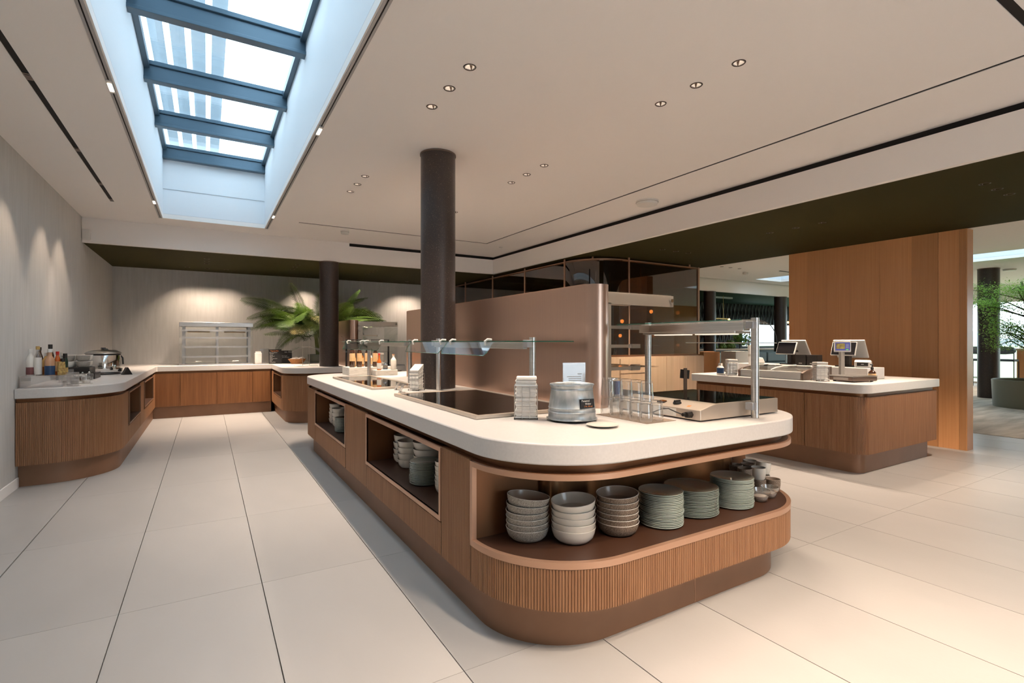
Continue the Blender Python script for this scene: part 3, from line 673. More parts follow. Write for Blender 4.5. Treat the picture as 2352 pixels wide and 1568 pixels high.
# ---- cash counter -----------------------------------------------------------
cc = thing('cash_counter', 'ribbed oak cash counter with a bronze plinth before the oak wall', 'counter', (6, 3.3, 0)); o = tuple(cc.location)
cx0, cx1, cy0, cy1 = 5.28, 6.86, 2.37, 4.36
MB(o).prism(rrect(5.35, 6.82, 2.44, 4.30, (.10, .002, .002, .08)), 0, Z_PL - .001).build('plinth', 'plinth_bronze', cc, smooth=True)
MB(o).box(5.3485, 5.3505, 3.72, 3.722, .004, Z_PL - .003).build('plinth_joint', 'copper_trim', cc)
ca = [(cx0, 2.93)] + [(cx0 + .12 - .12 * math.cos(R(a)), cy0 + .12 - .12 * math.sin(R(a))) for a in range(0, 91, 6)] + [(5.42, cy0)]
flutes([(cx0, 3.86), (cx0, 2.935)], Z_PL, Z_B, parent=cc, o=o); flutes([(cx0, 4.26), (cx0, 3.865)], Z_PL, Z_B, parent=cc, o=o)
flutes(ca + [(cx1, cy0)], Z_PL, Z_B, parent=cc, o=o)
MB(o).prism(rrect(cx0 + .014, cx1 - .002, cy0 + .014, cy1 - .04, (.108, .002, .002, .06)), Z_PL, Z_B).build('carcass', 'oak_door', cc, smooth=True)
MB(o).prism(rrect(cx0 + .03, cx1 - .02, cy0 + .03, cy1 - .03, (.10, .002, .002, .06)), Z_B, WB_).build('shadow_gap', 'copper_dark', cc, smooth=True)
wt4 = MB((6, 3.3, WB_)).prism(rrect(5.26, 6.875, 2.35, 4.38, (.13, .004, .004, .08), 14), WB_, WT).build('worktop', 'worktop', loc=(6, 3.3, WB_), smooth=True, bev=.005)
tag(wt4, 'off white worktop of the cash counter', 'worktop')
rs = MB((6.12, 3.5, WT)).box(5.98, 6.36, 2.66, 4.2, WT + .0005, .985).build('counter_riser', 'worktop', loc=(6.12, 3.5, WT), bev=.006)
tag(rs, 'white raised block carrying the tills on the cash counter', 'riser')
# ================================================================== TABLEWARE IN THE NICHES
def ordl(k, n): return 'bottom' if k == n - 1 and n > 1 else ORD[k] + (' ' if k == 0 else ' from top')
def bowl_mesh(r, h, m):
    out = MB().lathe([(.001, 0), (r * .50, 0), (r * .74, h * .06), (r * .885, h * .30), (r * .955, h * .62), (r, h * .97)], 36, cap=False).mesh('bowl', m, True)
    inn = MB().lathe([(r * .965, h * .97), (r * .915, h * .60), (r * .82, h * .26), (r * .60, h * .13), (.001, h * .11)], 36, cap=False).mesh('inside', 'bowl_inner' if m != 'bowl_white' else 'bowl_white', True)
    rim = MB().lathe([(r, h * .965), (r * .995, h), (r * .972, h), (r * .965, h * .965)], 36, cap=False).mesh('rim', 'rim_white' if m != 'bowl_white' else 'bowl_white', True)
    return out, inn, rim
def bowl_stack(x, y, z, r, h, n, pitch, m, what, where, group, tilt=0, jit=.0012, name='bowl'):
    A = bowl_mesh(r, h, m)
    for k in range(n):
        lev = n - 1 - k; lab = '%s %s of the stack %s' % ('bottom' if lev == n - 1 else ORD[lev], what, where)
        b = bpy.data.objects.new(name, A[0]); col.objects.link(b)
        b.location = (x + random.uniform(-jit, jit), y + random.uniform(-jit, jit), z + .0006 + k * pitch)
        tag(b, lab, name if name in ('cup',) else 'bowl', group)
        if tilt and k >= n - 2: b.rotation_euler = (0, tilt * (.4 if k == n - 2 else .9), 0); b.location.z += abs(tilt) * r * (.3 if k == n - 2 else .9)
        for nm, me in (('inside', A[1]), ('rim', A[2])):
            o = bpy.data.objects.new(nm, me); col.objects.link(o); o.parent = b
def plate_stack(x, y, z, r, n, pitch, m, what, where, group):
    me = MB().lathe([(.001, 0), (r * .62, 0), (r * .72, .002), (r * .985, pitch * .85), (r, pitch * .85 + .002), (r, pitch * .85 + .0042), (r * .985, pitch * .85 + .0055), (r * .70, .006), (.001, .004)], 40, cap=False).mesh('plate', m, True)
    for k in range(n):
        lev = n - 1 - k
        p = bpy.data.objects.new('plate', me); col.objects.link(p); p.location = (x + random.uniform(-.0025, .0025), y + random.uniform(-.0025, .0025), z + .0006 + k * pitch)
        tag(p, '%s %s of the stack %s' % ('bottom' if lev == n - 1 else ORD[lev], what, where), 'plate', group)
ZN = Z_N0
bowl_stack(1.232, 1.915, ZN, .097, .056, 6, .0245, 'bowl_grey', 'grey speckled bowl', 'at the closed end of the curved shelf', 'speckled bowls on the curved shelf', tilt=.13)
bowl_stack(1.395, 1.79, ZN, .099, .062, 5, .0275, 'bowl_white', 'cream bowl', 'between the two speckled stacks', 'cream bowls on the curved shelf', tilt=-.08)
bowl_stack(1.625, 1.757, ZN, .097, .056, 6, .0245, 'bowl_brown', 'brown speckled bowl', 'beside the green glass plates', 'brown speckled bowls on the curved shelf', tilt=-.06)
plate_stack(1.885, 1.735, ZN, .105, 20, .0078, 'plate_glass', 'green glass plate', 'beside the brown bowls', 'glass plates beside the brown bowls')
plate_stack(2.15, 1.775, ZN, .134, 17, .0078, 'plate_glass_dark', 'wide glass plate', 'between two narrower glass stacks', 'wide glass plates in the middle stack')
plate_stack(2.425, 1.735, ZN, .11, 20, .0076, 'plate_glass', 'pale glass plate', 'beside the speckled cups', 'glass plates beside the cups')
# small clear dishes
for k, (x, y, s, lb) in enumerate(((2.615, 1.69, 1, 'small clear glass dish beside the tall glass plates'), (2.715, 1.70, .9, 'small clear glass dish behind another near the brown cup'))):
    d = MB().lathe([(.001, 0), (.024 * s, 0), (.034 * s, .006), (.05 * s, .05), (.052 * s, .062), (.049 * s, .062), (.046 * s, .05), (.03 * s, .01), (.001, .007)], 28, cap=False).build('glass_dish', 'jar', loc=(x, y, ZN + .0006), smooth=True)
    tag(d, lb, 'dish')
    MB().lathe([(.001, .0085), (.030 * s, .0105), (.038 * s, .028), (.001, .030)], 20).build('filling', 'napkin_cloth', d, smooth=True)
# cups, two high
def cup_mesh(r, h, m):
    return (MB().lathe([(.001, 0), (r * .80, 0), (r * .88, h * .08), (r, h * .55), (r, h * .98)], 28, cap=False).mesh('cup', m, True),
            MB().lathe([(r, h * .98), (r * .985, h), (r * .93, h), (r * .92, h * .9), (r * .85, h * .12), (.001, h * .1)], 28, cap=False).mesh('inside', 'bowl_inner' if m != 'bowl_white' else 'bowl_white', True))
cupm = {m: cup_mesh(.041, .068, m) for m in ('bowl_white', 'bowl_brown')}
def cup(x, y, z, m, label, tilt=0, s=1):
    c = bpy.data.objects.new('cup', cupm[m][0]); col.objects.link(c); c.location = (x, y, z); c.scale = (s, s, s)
    if tilt: c.rotation_euler = (0, tilt, 0)
    tag(c, label, 'cup', 'cups at the open end of the curved shelf'); i = bpy.data.objects.new('inside', cupm[m][1]); col.objects.link(i); i.parent = c
z1, z2 = ZN + .0006, ZN + .0695
cup(2.865, 1.775, z1, 'bowl_brown', 'single brown speckled cup at the outer edge of the shelf')
cup(2.785, 1.815, z1, 'bowl_brown', 'brown cup under the straight cream cup'); cup(2.785, 1.815, z2, 'bowl_white', 'straight cream cup on top of a brown cup')
cup(2.70, 1.845, z1, 'bowl_brown', 'brown cup under the brown cup beside the copper core'); cup(2.70, 1.845, z2, 'bowl_brown', 'brown speckled cup stacked beside the copper core')
cup(2.90, 1.862, z1, 'bowl_white', 'lower cream cup beside the open side'); cup(2.90, 1.862, z2 + .006, 'bowl_white', 'leaning cream cup on a cream cup beside the open side', .16)
cup(2.815, 1.905, z1, 'bowl_brown', 'lower brown cup in the rear row'); cup(2.815, 1.905, z2, 'bowl_brown', 'upper brown cup in the rear row behind the cream cup')
cup(2.735, 1.935 - .005, z1, 'bowl_brown', 'lower brown cup hidden at the back of the shelf'); cup(2.735, 1.93, z2, 'bowl_brown', 'upper brown cup at the back beside the copper core')
cup(2.905, 1.95, z1, 'bowl_white', 'lower cream cup in the rear corner'); cup(2.905, 1.95, z2, 'bowl_white', 'upper cream cup in the rear corner of the shelf')
# second niche on the long side
bowl_stack(1.235, 3.60, ZN, .073, .058, 4, .042, 'bowl_white', 'white bowl', 'deepest in the middle niche', 'white bowls in the middle niche', tilt=.1)
bowl_stack(1.215, 3.425, ZN, .078, .06, 4, .042, 'bowl_white', 'white bowl', 'second from the back of the middle niche', 'white bowls in the middle niche')
bowl_stack(1.285, 3.215, ZN, .107, .072, 4, .046, 'bowl_white', 'large white bowl', 'behind the dark plates of the middle niche', 'large white bowls in the middle niche', tilt=-.09)
plate_stack(1.165, 2.985, ZN, .098, 16, .0085, 'plate_glass_dark', 'dark glass plate', 'in the middle niche', 'dark glass plates in the middle niche')
bowl_stack(1.195, 2.735, ZN, .065, .05, 6, .027, 'bowl_white', 'small grey white bowl', 'at the front jamb of the middle niche', 'small bowls in the middle niche')
# first (far) niche
bowl_stack(1.185, 5.655, ZN, .066, .056, 5, .036, 'bowl_white', 'white bowl', 'deepest in the far niche', 'white bowls in the far niche', tilt=.1)
bowl_stack(1.185, 5.45, ZN, .078, .06, 4, .042, 'bowl_white', 'white bowl', 'behind the dark plates of the far niche', 'white bowls in the far niche')
plate_stack(1.15, 5.09, ZN, .088, 16, .0085, 'plate_glass_dark', 'dark glass plate', 'in the far niche', 'dark glass plates in the far niche')
# rear counter niche and left counter niche
bowl_stack(1.20, 9.42, ZN, .085, .05, 4, .03, 'bowl_white', 'white dish', 'in the niche of the rear counter', 'white dishes in the rear counter niche')
bowl_stack(1.12, 9.18, ZN, .045, .04, 2, .032, 'bowl_white', 'tiny white cup', 'before the dishes in the rear counter niche', 'tiny cups in the rear counter niche')

# ---- napkin dispensers: a wire basket and the pile of folded napkins in it
def napkin_pile(w, d, h, layers, label, loc, rz, lean=0, wav=.004):
    mb = MB(); rnd = random.Random(int(loc[0] * 1000) + int(loc[1] * 77))
    for k in range(layers):
        z0 = h * k / layers; z1 = h * (k + .86) / layers; a = rnd.uniform(-wav, wav); b = rnd.uniform(-wav, wav); e = rnd.uniform(0, .004); t = lean * (k / layers)
        mb.hexa([(-w / 2 + a + e, -d / 2 + b, z0), (w / 2 + a - e, -d / 2 + b, z0 + t * 0), (w / 2 + a, d / 2 + b, z0 + t), (-w / 2 + a, d / 2 + b, z0 + t),
                 (-w / 2 + a, -d / 2 + b + e, z1), (w / 2 + a, -d / 2 + b + e, z1), (w / 2 + a - e, d / 2 + b, z1 + t), (-w / 2 + a + e, d / 2 + b, z1 + t)])
    o = mb.build('napkin_pile', 'paper', loc=loc, rz=rz, kind='stuff'); return tag(o, label, 'napkins')
def napkin_basket(w, d, h, label, loc, rz):
    t = thing('napkin_basket', label, 'napkin holder', loc, rz); w2, d2 = w / 2 + .006, d / 2 + .006; r = .0016
    for z in (.010, h * .45 if False else h): MB().tube([(-w2, -d2, z), (w2, -d2, z), (w2, d2, z), (-w2, d2, z)], r, 5, True).build('hoop', 'steel', t)
    MB().box(-w2, w2, -d2, d2, .009, .0115).build('base_plate', 'steel', t)
    for fx in (-1, -.33, .33, 1):
        for sy in (-1, 1): MB().tube([(fx * w2, sy * d2, .002), (fx * w2, sy * d2, h)], r, 5).build('wire', 'steel', t)
    for sx in (-1, 1): MB().tube([(sx * w2, 0, .01), (sx * w2, 0, h)], r, 5).build('wire', 'steel', t)
    for sx in (-1, 1):
        for sy in (-1, 1): MB().cyl((sx * w2, sy * d2, 0), .003, .011, 8).build('foot', 'black_plastic', t)
def napkins(w, d, hb, hp, layers, loc, rz, where, lean=0):
    napkin_basket(w, d, hb, 'wire napkin basket ' + where, loc, rz)
    napkin_pile(w, d, hp, layers, 'pile of folded paper napkins in the basket ' + where, (loc[0], loc[1], loc[2] + .0117), rz, lean)
napkins(.108, .108, .178, .21, 34, (1.458, 2.280, WT), R(-33), 'beside the zinc bucket')
napkins(.085, .085, .14, .16, 16, (1.505, 4.055, WT), R(-50), 'against the black column', .05)
napkins(.11, .10, .16, .185, 14, (5.40, 3.865, WT), R(-35), 'beside the spray bottle on the cash counter')
napkins(.11, .10, .16, .185, 14, (5.44, 2.86, WT), R(-35), 'before the scale on the cash counter')
t = thing('napkin_dispenser', 'white upright napkin dispenser beside the back display cabinet', 'napkin holder', (.80, 10.28, WT))
MB().box(-.055, .055, -.05, .05, 0, .20).build('case', 'white_plastic', t, bev=.006); MB().box(-.045, .045, -.053, -.0505, .02, .17).build('napkin_face', 'paper', t); MB().box(-.045, .045, -.04, .04, .2005, .225).build('loose_napkin', 'paper', t)

# ---- zinc bucket, card, plate, saucer -------------------------------------------
pl = MB().lathe([(.001, 0), (.085, 0), (.095, .003), (.132, .011), (.133, .013), (.128, .012), (.09, .006), (.001, .005)], 40, cap=False).build('plate', 'zinc', loc=(1.625, 2.10, WT + .0005), smooth=True)
tag(pl, 'grey metal plate under the zinc bucket', 'plate')
bk = thing('zinc_bucket', 'galvanised zinc bucket with raised rings on the front island', 'bucket', (1.625, 2.10, WT + .0072))
MB().lathe([(.001, 0), (.122, 0), (.126, .006), (.1225, .012), (.1215, .038), (.1245, .041), (.1215, .044), (.1195, .060), (.1225, .063), (.1195, .066), (.108, .150), (.1105, .153), (.107, .157), (.1125, .176), (.116, .178), (.114, .182), (.110, .180), (.104, .155), (.117, .03), (.001, .028)], 48, cap=False).build('body', 'zinc', bk, smooth=True, ang=60)
cd = MB((0, 0, 0)).box(-.042, .042, -.001, .001, 0, .045).build('price_card', 'slate', bk, loc=(.004, -.1225, .068)); cd.rotation_euler = (R(-6), 0, R(-4))
text('Panamel', .0145, cd, (-.01, -.0016, .036), (R(90), 0, 0), 'chalk'); text('Wafer', .014, cd, (.004, -.0016, .021), (R(90), 0, 0), 'chalk'); text('1 Pc. 40 cal', .011, cd, (.004, -.0016, .008), (R(90), 0, 0), 'chalk_orange')
sc_ = MB().lathe([(.001, 0), (.042, 0), (.05, .003), (.076, .010), (.077, .0115), (.074, .0115), (.048, .006), (.001, .005)], 40, cap=False).build('saucer', 'bowl_white', loc=(1.625, 1.862, WT + .0005), smooth=True)
tag(sc_, 'small white saucer in front of the zinc bucket', 'saucer')
# sign in clear stand
sg = thing('table_sign', 'white notice in a clear upright stand behind the zinc bucket', 'sign', (1.785, 2.285, WT), R(-16))
MB().box(-.068, .068, -.004, -.002, .0, .284).box(-.068, .068, .002, .004, 0, .284).box(-.068, .068, -.004, .004, .284, .288).build('stand', 'acrylic', sg); MB().box(-.07, .07, -.03, .03, 0, .004).build('foot', 'acrylic', sg)
pp = MB().box(-.065, .065, -.0018, .0018, .006, .280).build('paper_sheet', 'paper', sg)
for k, (a, b, z) in enumerate(((.02, .045, .222), (-.045, .04, .207), (-.035, .042, .196), (-.035, .042, .185), (-.02, .01, .172), (-.03, .04, .160))): MB().box(a, b, -.0042, -.0040, z, z + .004).build('text_line', 'grey_plastic', pp)

# ---- upside down tumblers on a brown mat ----------------------------------------------
mt = MB((1.975, 1.995, WT)).box(1.862, 2.072, 1.805, 2.185, WT + .0004, WT + .0024).build('mat', 'mat_brown', loc=(1.975, 1.995, WT)); tag(mt, 'thin brown mat under the drinking glasses', 'mat')
tg = MB().lathe([(.0345, 0), (.034, .03), (.0295, .088), (.0275, .1), (.024, .103), (.001, .103)], 28, cap=False).lathe([(.0325, 0), (.032, .03), (.0275, .088), (.001, .092)], 28, cap=False).lathe([(.0345, 0), (.0325, 0)], 28, cap=False).mesh('tumbler', 'tumbler', True)
def tumbler(x, y, z, label):
    g = bpy.data.objects.new('tumbler', tg); col.objects.link(g); g.location = (x, y, z); tag(g, label, 'glass', 'upside down tumblers on the mat'); return g
PL = ['nearest', 'second', 'third', 'fourth', 'farthest']
for k in range(5):
    y = 1.852 + k * .0735
    tumbler(1.905, y, WT + .0026, '%s lower clear tumbler in the row beside the bucket' % PL[k]); tumbler(1.985, y + .004, WT + .0026, '%s lower clear tumbler in the row beside the hot plate' % PL[k])
    tumbler(1.912, y + .002, WT + .106, '%s upper clear tumbler standing on the lower row' % PL[k])

# ---- hot plate ----------------------------------------------------------------------------
hp_ = thing('hot_plate', 'stainless steel hot plate with black glass top and rotary knob', 'hot plate', (2.47, 2.0, WT)); o = tuple(hp_.location)
x0, x1, y0, y1 = 2.135, 2.80, 1.705, 2.30
MB(o).extr([(0, y0, 0), (0, y1, 0)][:0] + [(x0, 0, WT + .006), (x1, 0, WT + .006), (x1, 0, .945), (x0 + .125, 0, .945), (x0 + .10, 0, .942), (x0, 0, .918)], (0, y0, 0), (0, y1, 0)).build('casing', 'steel_warm', hp_, bev=.003)
MB(o).box(x0 + .135, x1 - .008, y0 + .012, y1 - .012, .9452, .9485).build('glass_top', 'black_glass', hp_)
for sx in (x0 + .05, x1 - .05):
    for sy in (y0 + .05, y1 - .05): MB(o).cyl((sx, sy, WT + .0003), .015, .006, 12).build('foot', 'black_plastic', hp_)
kn = MB(o).cyl((x0 + .055, 1.90, .9305), .024, .012, 20, .02).box(x0 + .033, x0 + .077, 1.894, 1.906, .940, .950).build('knob', 'black_plastic', hp_, bev=.002); kn.rotation_euler = (0, 0, 0)
MB(o).box(x0 + .045, x0 + .07, 1.985, 2.02, .930, .940).build('switch', 'amber', hp_, bev=.003); MB(o).box(x0 + .035, x0 + .08, 1.978, 2.027, .928, .934).build('switch_frame', 'black_plastic', hp_)
MB(o).hexa([(x0 + .03, 1.80, .9245), (x0 + .05, 1.80, .9295), (x0 + .05, 1.82, .9295), (x0 + .03, 1.82, .9245), (x0 + .03, 1.80, .9255), (x0 + .05, 1.80, .9305), (x0 + .05, 1.82, .9305), (x0 + .03, 1.82, .9255)]).build('orange_mark', 'chalk_orange', hp_)
lb = MB(o).box(x0 - .0012, x0, 1.86, 2.02, .872, .912).build('type_plate', 'white_plastic', hp_)
text('THERMO', .012, lb, (x0 - .0016 - o[0], 1.955 - o[1], .905 - o[2]), (R(90), 0, R(-90)), 'ink')
for z in (.878, .884, .890, .896): MB(o).box(x0 - .0016, x0 - .0012, 1.88, 1.97, z, z + .0015).build('text_line', 'grey_plastic', lb)
text('CE', .014, hp_, (x0 - .0016 - o[0], 1.826 - o[1], .882 - o[2]), (R(90), 0, R(-90)), 'ink')
MB(o).cyl((x0 - .035, 1.765, .892), .016, .035, 6, .018, 'x').cyl((x0 - .05, 1.775, .893), .009, .02, 10, .012, 'x').build('plug', 'black_plastic', hp_)
MB(o).tube([(x0 - .045, 1.775, .893), (x0 - .05, 1.82, .903), (x0 - .035, 1.88, .912), (x0 - .03, 1.93, .905), (x0 - .035, 1.99, .880), (x0 - .03, 2.04, .866), (x0 - .02, 2.12, .864)], .0032, 6).build('cable', 'black_plastic', hp_, smooth=True)
# menu holder clipped on a slim upright behind the plate
mh = thing('menu_stand', 'dark metal upright with a cross plate behind the hot plate', 'stand', (2.80, 2.36, WT)); 
MB().box(-.016, .016, -.002, .002, 0, .226).build('upright', 'steel_dark', mh); MB().box(-.03, .03, -.03, .03, 0, .003).build('base', 'steel_dark', mh)
p_ = MB().box(-.045, .045, .002, .005, -.03, .03).build('cross_plate', 'black_plastic', mh, loc=(0, .001, .185)); p_.rotation_euler = (0, R(6), 0)

# ---- built in hobs -------------------------------------------------------------------------
def hob(x0, x1, y0, y1, label, marks):
    t = thing('induction_hob', label, 'hob', ((x0 + x1) / 2, (y0 + y1) / 2, WT)); o = tuple(t.location)
    MB(o).ring([(x0, y0), (x1, y0), (x1, y1), (x0, y1)], [(x0 + .03, y0 + .03), (x1 - .03, y0 + .03), (x1 - .03, y1 - .03), (x0 + .03, y1 - .03)], WT + .0004, WT + .02).build('steel_frame', 'steel_warm', t, bev=.003)
    n = 2; L = (y1 - y0 - .06) / n
    for k in range(n): MB(o).box(x0 + .03, x1 - .03, y0 + .03 + k * L + .001, y0 + .03 + (k + 1) * L - .001, WT + .0006, WT + .0175).build('glass_top', 'black_glass', t)
    for yy in marks: MB(o).box(x0 + .006, x0 + .018, yy, yy + .03, WT + .0201, WT + .0206).build('label_mark', 'gold', t)
hob(1.20, 1.90, 2.36, 3.71, 'large black glass induction hob with steel frame on the near half of the island', (2.66, 3.6))
hob(1.19, 1.62, 4.27, 5.82, 'black glass induction hob with steel frame beyond the black column', ())
# angled steel card holders between the hobs
for x, y, lb in ((1.37, 4.17, 'grey folded steel card holder beyond its twin beside the far hob'), (1.325, 3.93, 'grey folded steel card holder at the corner of the large hob')):
    c = MB().extr([(-.012, 0, 0), (.03, 0, 0), (.031, 0, .003), (.0, 0, .003), (.022, 0, .062), (.019, 0, .063)], (0, -.03, 0), (0, .03, 0)).build('card_holder', 'steel', loc=(x, y, WT + .0004), rz=R(-35)); tag(c, lb, 'card holder')

# ---- sneeze guards -----------------------------------------------------------------------------
def guard(x, ya, yb, ztop, xf, flaps, label, zb=None, fz=.075, lift=0):
    t = thing('sneeze_guard', label, 'sneeze guard', (x, (ya + yb) / 2, WT)); o = tuple(t.location); zb = zb or ztop - .025
    for yy in (ya, yb):
        lf = lift if yy == ya else 0
        MB(o).cyl((x, yy, WT + .0005 + lf), .0205, ztop - WT - lf, 20).build('post', 'steel', t, smooth=True)
        MB(o).box(x - .055, x - .016, yy - .024, yy + .024, ztop - .06, ztop - .015).build('clamp', 'alu_grey', t, bev=.003)
    MB(o).box(x - .05, x - .022, ya + .026, yb - .026, zb - .043, zb - .003).build('beam', 'steel', t, bev=.002)
    MB(o).box(xf, x + .16, ya - .19, yb + .08, zb, zb + .006).build('glass_shelf', 'clear', t)
    MB(o).box(xf - .001, xf, ya - .19, yb + .08, zb, zb + .006).box(xf, x + .16, ya - .191, ya - .19, zb, zb + .006).build('shelf_edge', 'green_edge', t)
    for a, b in flaps:
        f = MB(o); zt, zl, dx = zb - .002, zb - fz, .05
        prof = [(a, zt), (b, zt), (b, zl + .02), (b - .02, zl), (a + .02, zl), (a, zl + .02)]
        pts = [(xf - dx * (zt - z) / fz - .012, y, z) for y, z in prof]; n = len(pts)
        f.add(pts + [(p[0] + .005, p[1], p[2]) for p in pts], [tuple(range(n)), tuple(range(2 * n - 1, n - 1, -1))] + [(i, (i + 1) % n, n + (i + 1) % n, n + i) for i in range(n)])
        fo = f.build('glass_flap', 'clear', t)
        MB(o).tube([(xf - .0095 - dx * (zt - z) / fz, y, z) for y, z in prof[1:]], .0022, 5).build('flap_edge', 'green_edge', fo)
        for yy in (a + .07, b - .07):
            MB(o).tube([(xf - .018, yy, zb - .02), (xf - .022, yy, zb + .004), (xf - .006, yy, zb + .014), (xf + .02, yy, zb + .012)], .007, 8).build('clip', 'white_plastic', fo, smooth=True)
    return t
guard(1.665, 2.53, 3.965, 1.292, 1.36, ((2.45, 3.07), (3.09, 3.76)), 'glass sneeze guard on round steel posts over the large hob', 1.265, lift=.0176)
guard(1.665, 4.66, 6.09, 1.288, 1.36, ((4.49, 5.13), (5.15, 5.86)), 'glass sneeze guard on round steel posts over the hob beyond the column', 1.262)
# heated guard at the curved end, with one curved glass
t = thing('heat_guard', 'heated steel sneeze guard with curved glass over the hot plate', 'sneeze guard', (2.54, 2.08, WT)); o = tuple(t.location)
for (x, y) in ((2.51, 1.655), (2.56, 2.47)):
    MB(o).cyl((x, y, WT + .0005), .0205, .534, 22).build('post', 'steel', t, smooth=True)
    MB(o).box(x - .052, x - .017, y - .022, y + .022, 1.335, 1.375).build('clamp', 'alu_grey', t, bev=.003)
MB(o).box(2.458, 2.493, 1.632, 1.678, .905, .945).build('lower_clamp', 'alu_grey', t, bev=.003)
MB(o).box(2.475, 2.535, 1.70, 2.47, 1.325, 1.374).build('beam', 'steel', t, bev=.003)
MB(o).box(2.46, 2.60, 1.74, 2.42, 1.312, 1.3245).build('heater', 'steel', t, bev=.002)
for a, b in ((1.80, 2.02), (2.12, 2.34)): MB(o).box(2.48, 2.58, a, b, 1.306, 1.3118).build('heater_lens', 'lamp_dim', t)
MB(o).box(2.36, 2.53, 1.63, 2.56, 1.3765, 1.3825).build('glass_shelf', 'clear', t); MB(o).box(2.358, 2.36, 1.63, 2.56, 1.3765, 1.3825).build('shelf_edge', 'green_edge', t)
cv = [(2.535 + .15 * math.sin(R(a)), 1.3795 - .12 * (1 - math.cos(R(a)))) for a in range(0, 91, 10)]
f = MB(o); n = len(cv); f.add([(x, yy, z) for yy in (1.64, 2.26) for x, z in cv], [(i, i + 1, n + i + 1, n + i) for i in range(n - 1)]); f.build('curved_glass', 'case_glass', t, smooth=True)
MB(o).tube([(cv[-1][0], 1.64, cv[-1][1]), (cv[-1][0], 2.26, cv[-1][1])], .0025, 5).build('glass_edge', 'steel', t); MB(o).tube([(x, 1.64, z) for x, z in cv], .0025, 5).build('glass_edge', 'black_plastic', t)

# ---- heated glass display cases --------------------------------------------------------------------
def showcase(x0, x1, y0, y1, zt, label):
    t = thing('display_case', label, 'display case', ((x0 + x1) / 2, y0, WT)); o = tuple(t.location)
    MB(o).box(x0, x0 + .085, y0 + .008, y0 + .03, WT + .0005, zt - .075).build('side_post', 'steel_warm', t); MB(o).box(x0, x0 + .02, y0 + .03, y1, WT + .0005, zt - .01).build('side_panel', 'steel_warm', t)
    MB(o).box(x0, x1, y0 + .008, y0 + .03, zt - .085, zt - .004).build('head_panel', 'steel_warm', t, bev=.002)
    MB(o).box(x0, x1, y0 + .03, y1, zt - .012, zt).build('roof', 'steel_warm', t)
    for k in range(3): MB(o).box(x0 + .06, x1 - .03, y0 + .10 + k * .16, y0 + .15 + k * .16, zt - .05, zt - .03).build('heater_bar', 'steel_warm', t)
    for k, z in enumerate((1.075, 1.235, 1.37)):
        s = MB(o).box(x0 + .09, x1 - .03, y0 + .12, y1 - .05, z, z + .006).build('shelf', 'clear', t)
        MB(o).box(x0 + .09, x0 + .42, y0 + .10, y0 + .125, z - .012, z + .01).build('shelf_rail', 'steel_warm', s); MB(o).box(x0 + .36, x0 + .44, y0 + .09, y0 + .13, z - .016, z + .014).build('bracket', 'steel', s)
    MB(o).box(x0, x1, y0, y0 + .006, WT + .001, zt).build('front_pane', 'case_glass', t); MB(o).box(x1 - .006, x1, y0 + .006, y1, WT + .001, zt - .013).build('side_pane', 'case_glass', t)
    for px, pz in ((x0 + .03, zt - .155), (x1 - .03, zt - .04)): MB(o).cyl((px, y0 - .008, pz), .014, .008, 14, None, 'y').build('knob', 'chrome', t)
    MB(o).box(x0 + .09, x1 - .006, y0 + .03, y1, WT + .0005, WT + .012).build('base_plate', 'steel', t)
showcase(2.27, 2.965, 2.60, 3.5, 1.607, 'tall heated glass display case behind the copper screen on the front island')
showcase(2.17, 2.86, 8.63, 9.4, 1.607, 'heated glass display case on the rear counter beside the short copper screen')
# chrome can opener like dispenser at the foot of the tall case
dp = thing('juice_dispenser', 'small chrome and blue dispenser in front of the tall display case', 'dispenser', (2.22, 2.47, WT))
MB().cyl((0, 0, 0), .038, .155, 24).build('body', 'chrome', dp, smooth=True); MB().box(.01, .045, -.05, -.02, .07, .155).build('blue_band', 'blue_cap', dp, bev=.004); MB().cyl((0, 0, .165), .05, .008, 24).build('lid', 'steel', dp, smooth=True); MB().cyl((0, 0, .155), .012, .012, 12).build('stem', 'steel', dp)
# ================================================================== THINGS ON THE LEFT AND BACK COUNTERS
def bottle(loc, r, h, nr, body, cap, label, bands=(), name='bottle', cap_h=.03, sh=.62, group=None, seg=20):
    t = thing(name, label, 'bottle', (loc[0], loc[1], loc[2] + .0005), group=group)
    MB().lathe([(.001, 0), (r * .93, 0), (r, .006), (r, h * sh), (r * .86, h * (sh + .07)), (nr * 1.15, h * (sh + .17)), (nr, h * (sh + .22)), (nr, h - cap_h), (.001, h - cap_h)], seg, cap=False).build('body', body, t, smooth=True, ang=70)
    MB().cyl((0, 0, h - cap_h + .0003), nr * 1.18, cap_h, seg).build('cap', cap, t, smooth=True)
    for z0, z1, m in bands: MB().lathe([(r + .0006, z0), (r + .0006, z1)], seg, cap=False).build('label_band', m, t, smooth=True)
    return t
rz_ = thing('acrylic_riser', 'frosted clear riser under the sauce bottles at the counter end', 'riser', (-1.25, 6.12, WT)); o = tuple(rz_.location)
MB(o).box(-1.395, -1.105, 5.97, 6.30, .955, .965).build('top', 'acrylic', rz_); MB(o).box(-1.385, -1.115, 5.975, 5.985, WT + .0005, .955).build('front_panel', 'acrylic', rz_)
MB(o).box(-1.395, -1.388, 5.985, 6.29, WT + .0005, .955).box(-1.115, -1.108, 5.985, 6.29, WT + .0005, .955).build('side_panel', 'acrylic', rz_)
zr = .965
bottle((-1.335, 6.03, zr), .028, .235, .012, 'white_plastic', 'white_plastic', 'pale squeeze bottle with maroon label beside the wall', ((.01, .075, 'maroon_label'),))
bottle((-1.285, 6.03, zr), .027, .26, .012, 'jar', 'gold', 'clear oil bottle with white label and gold black cap', ((.01, .16, 'white_plastic'),), sh=.6)
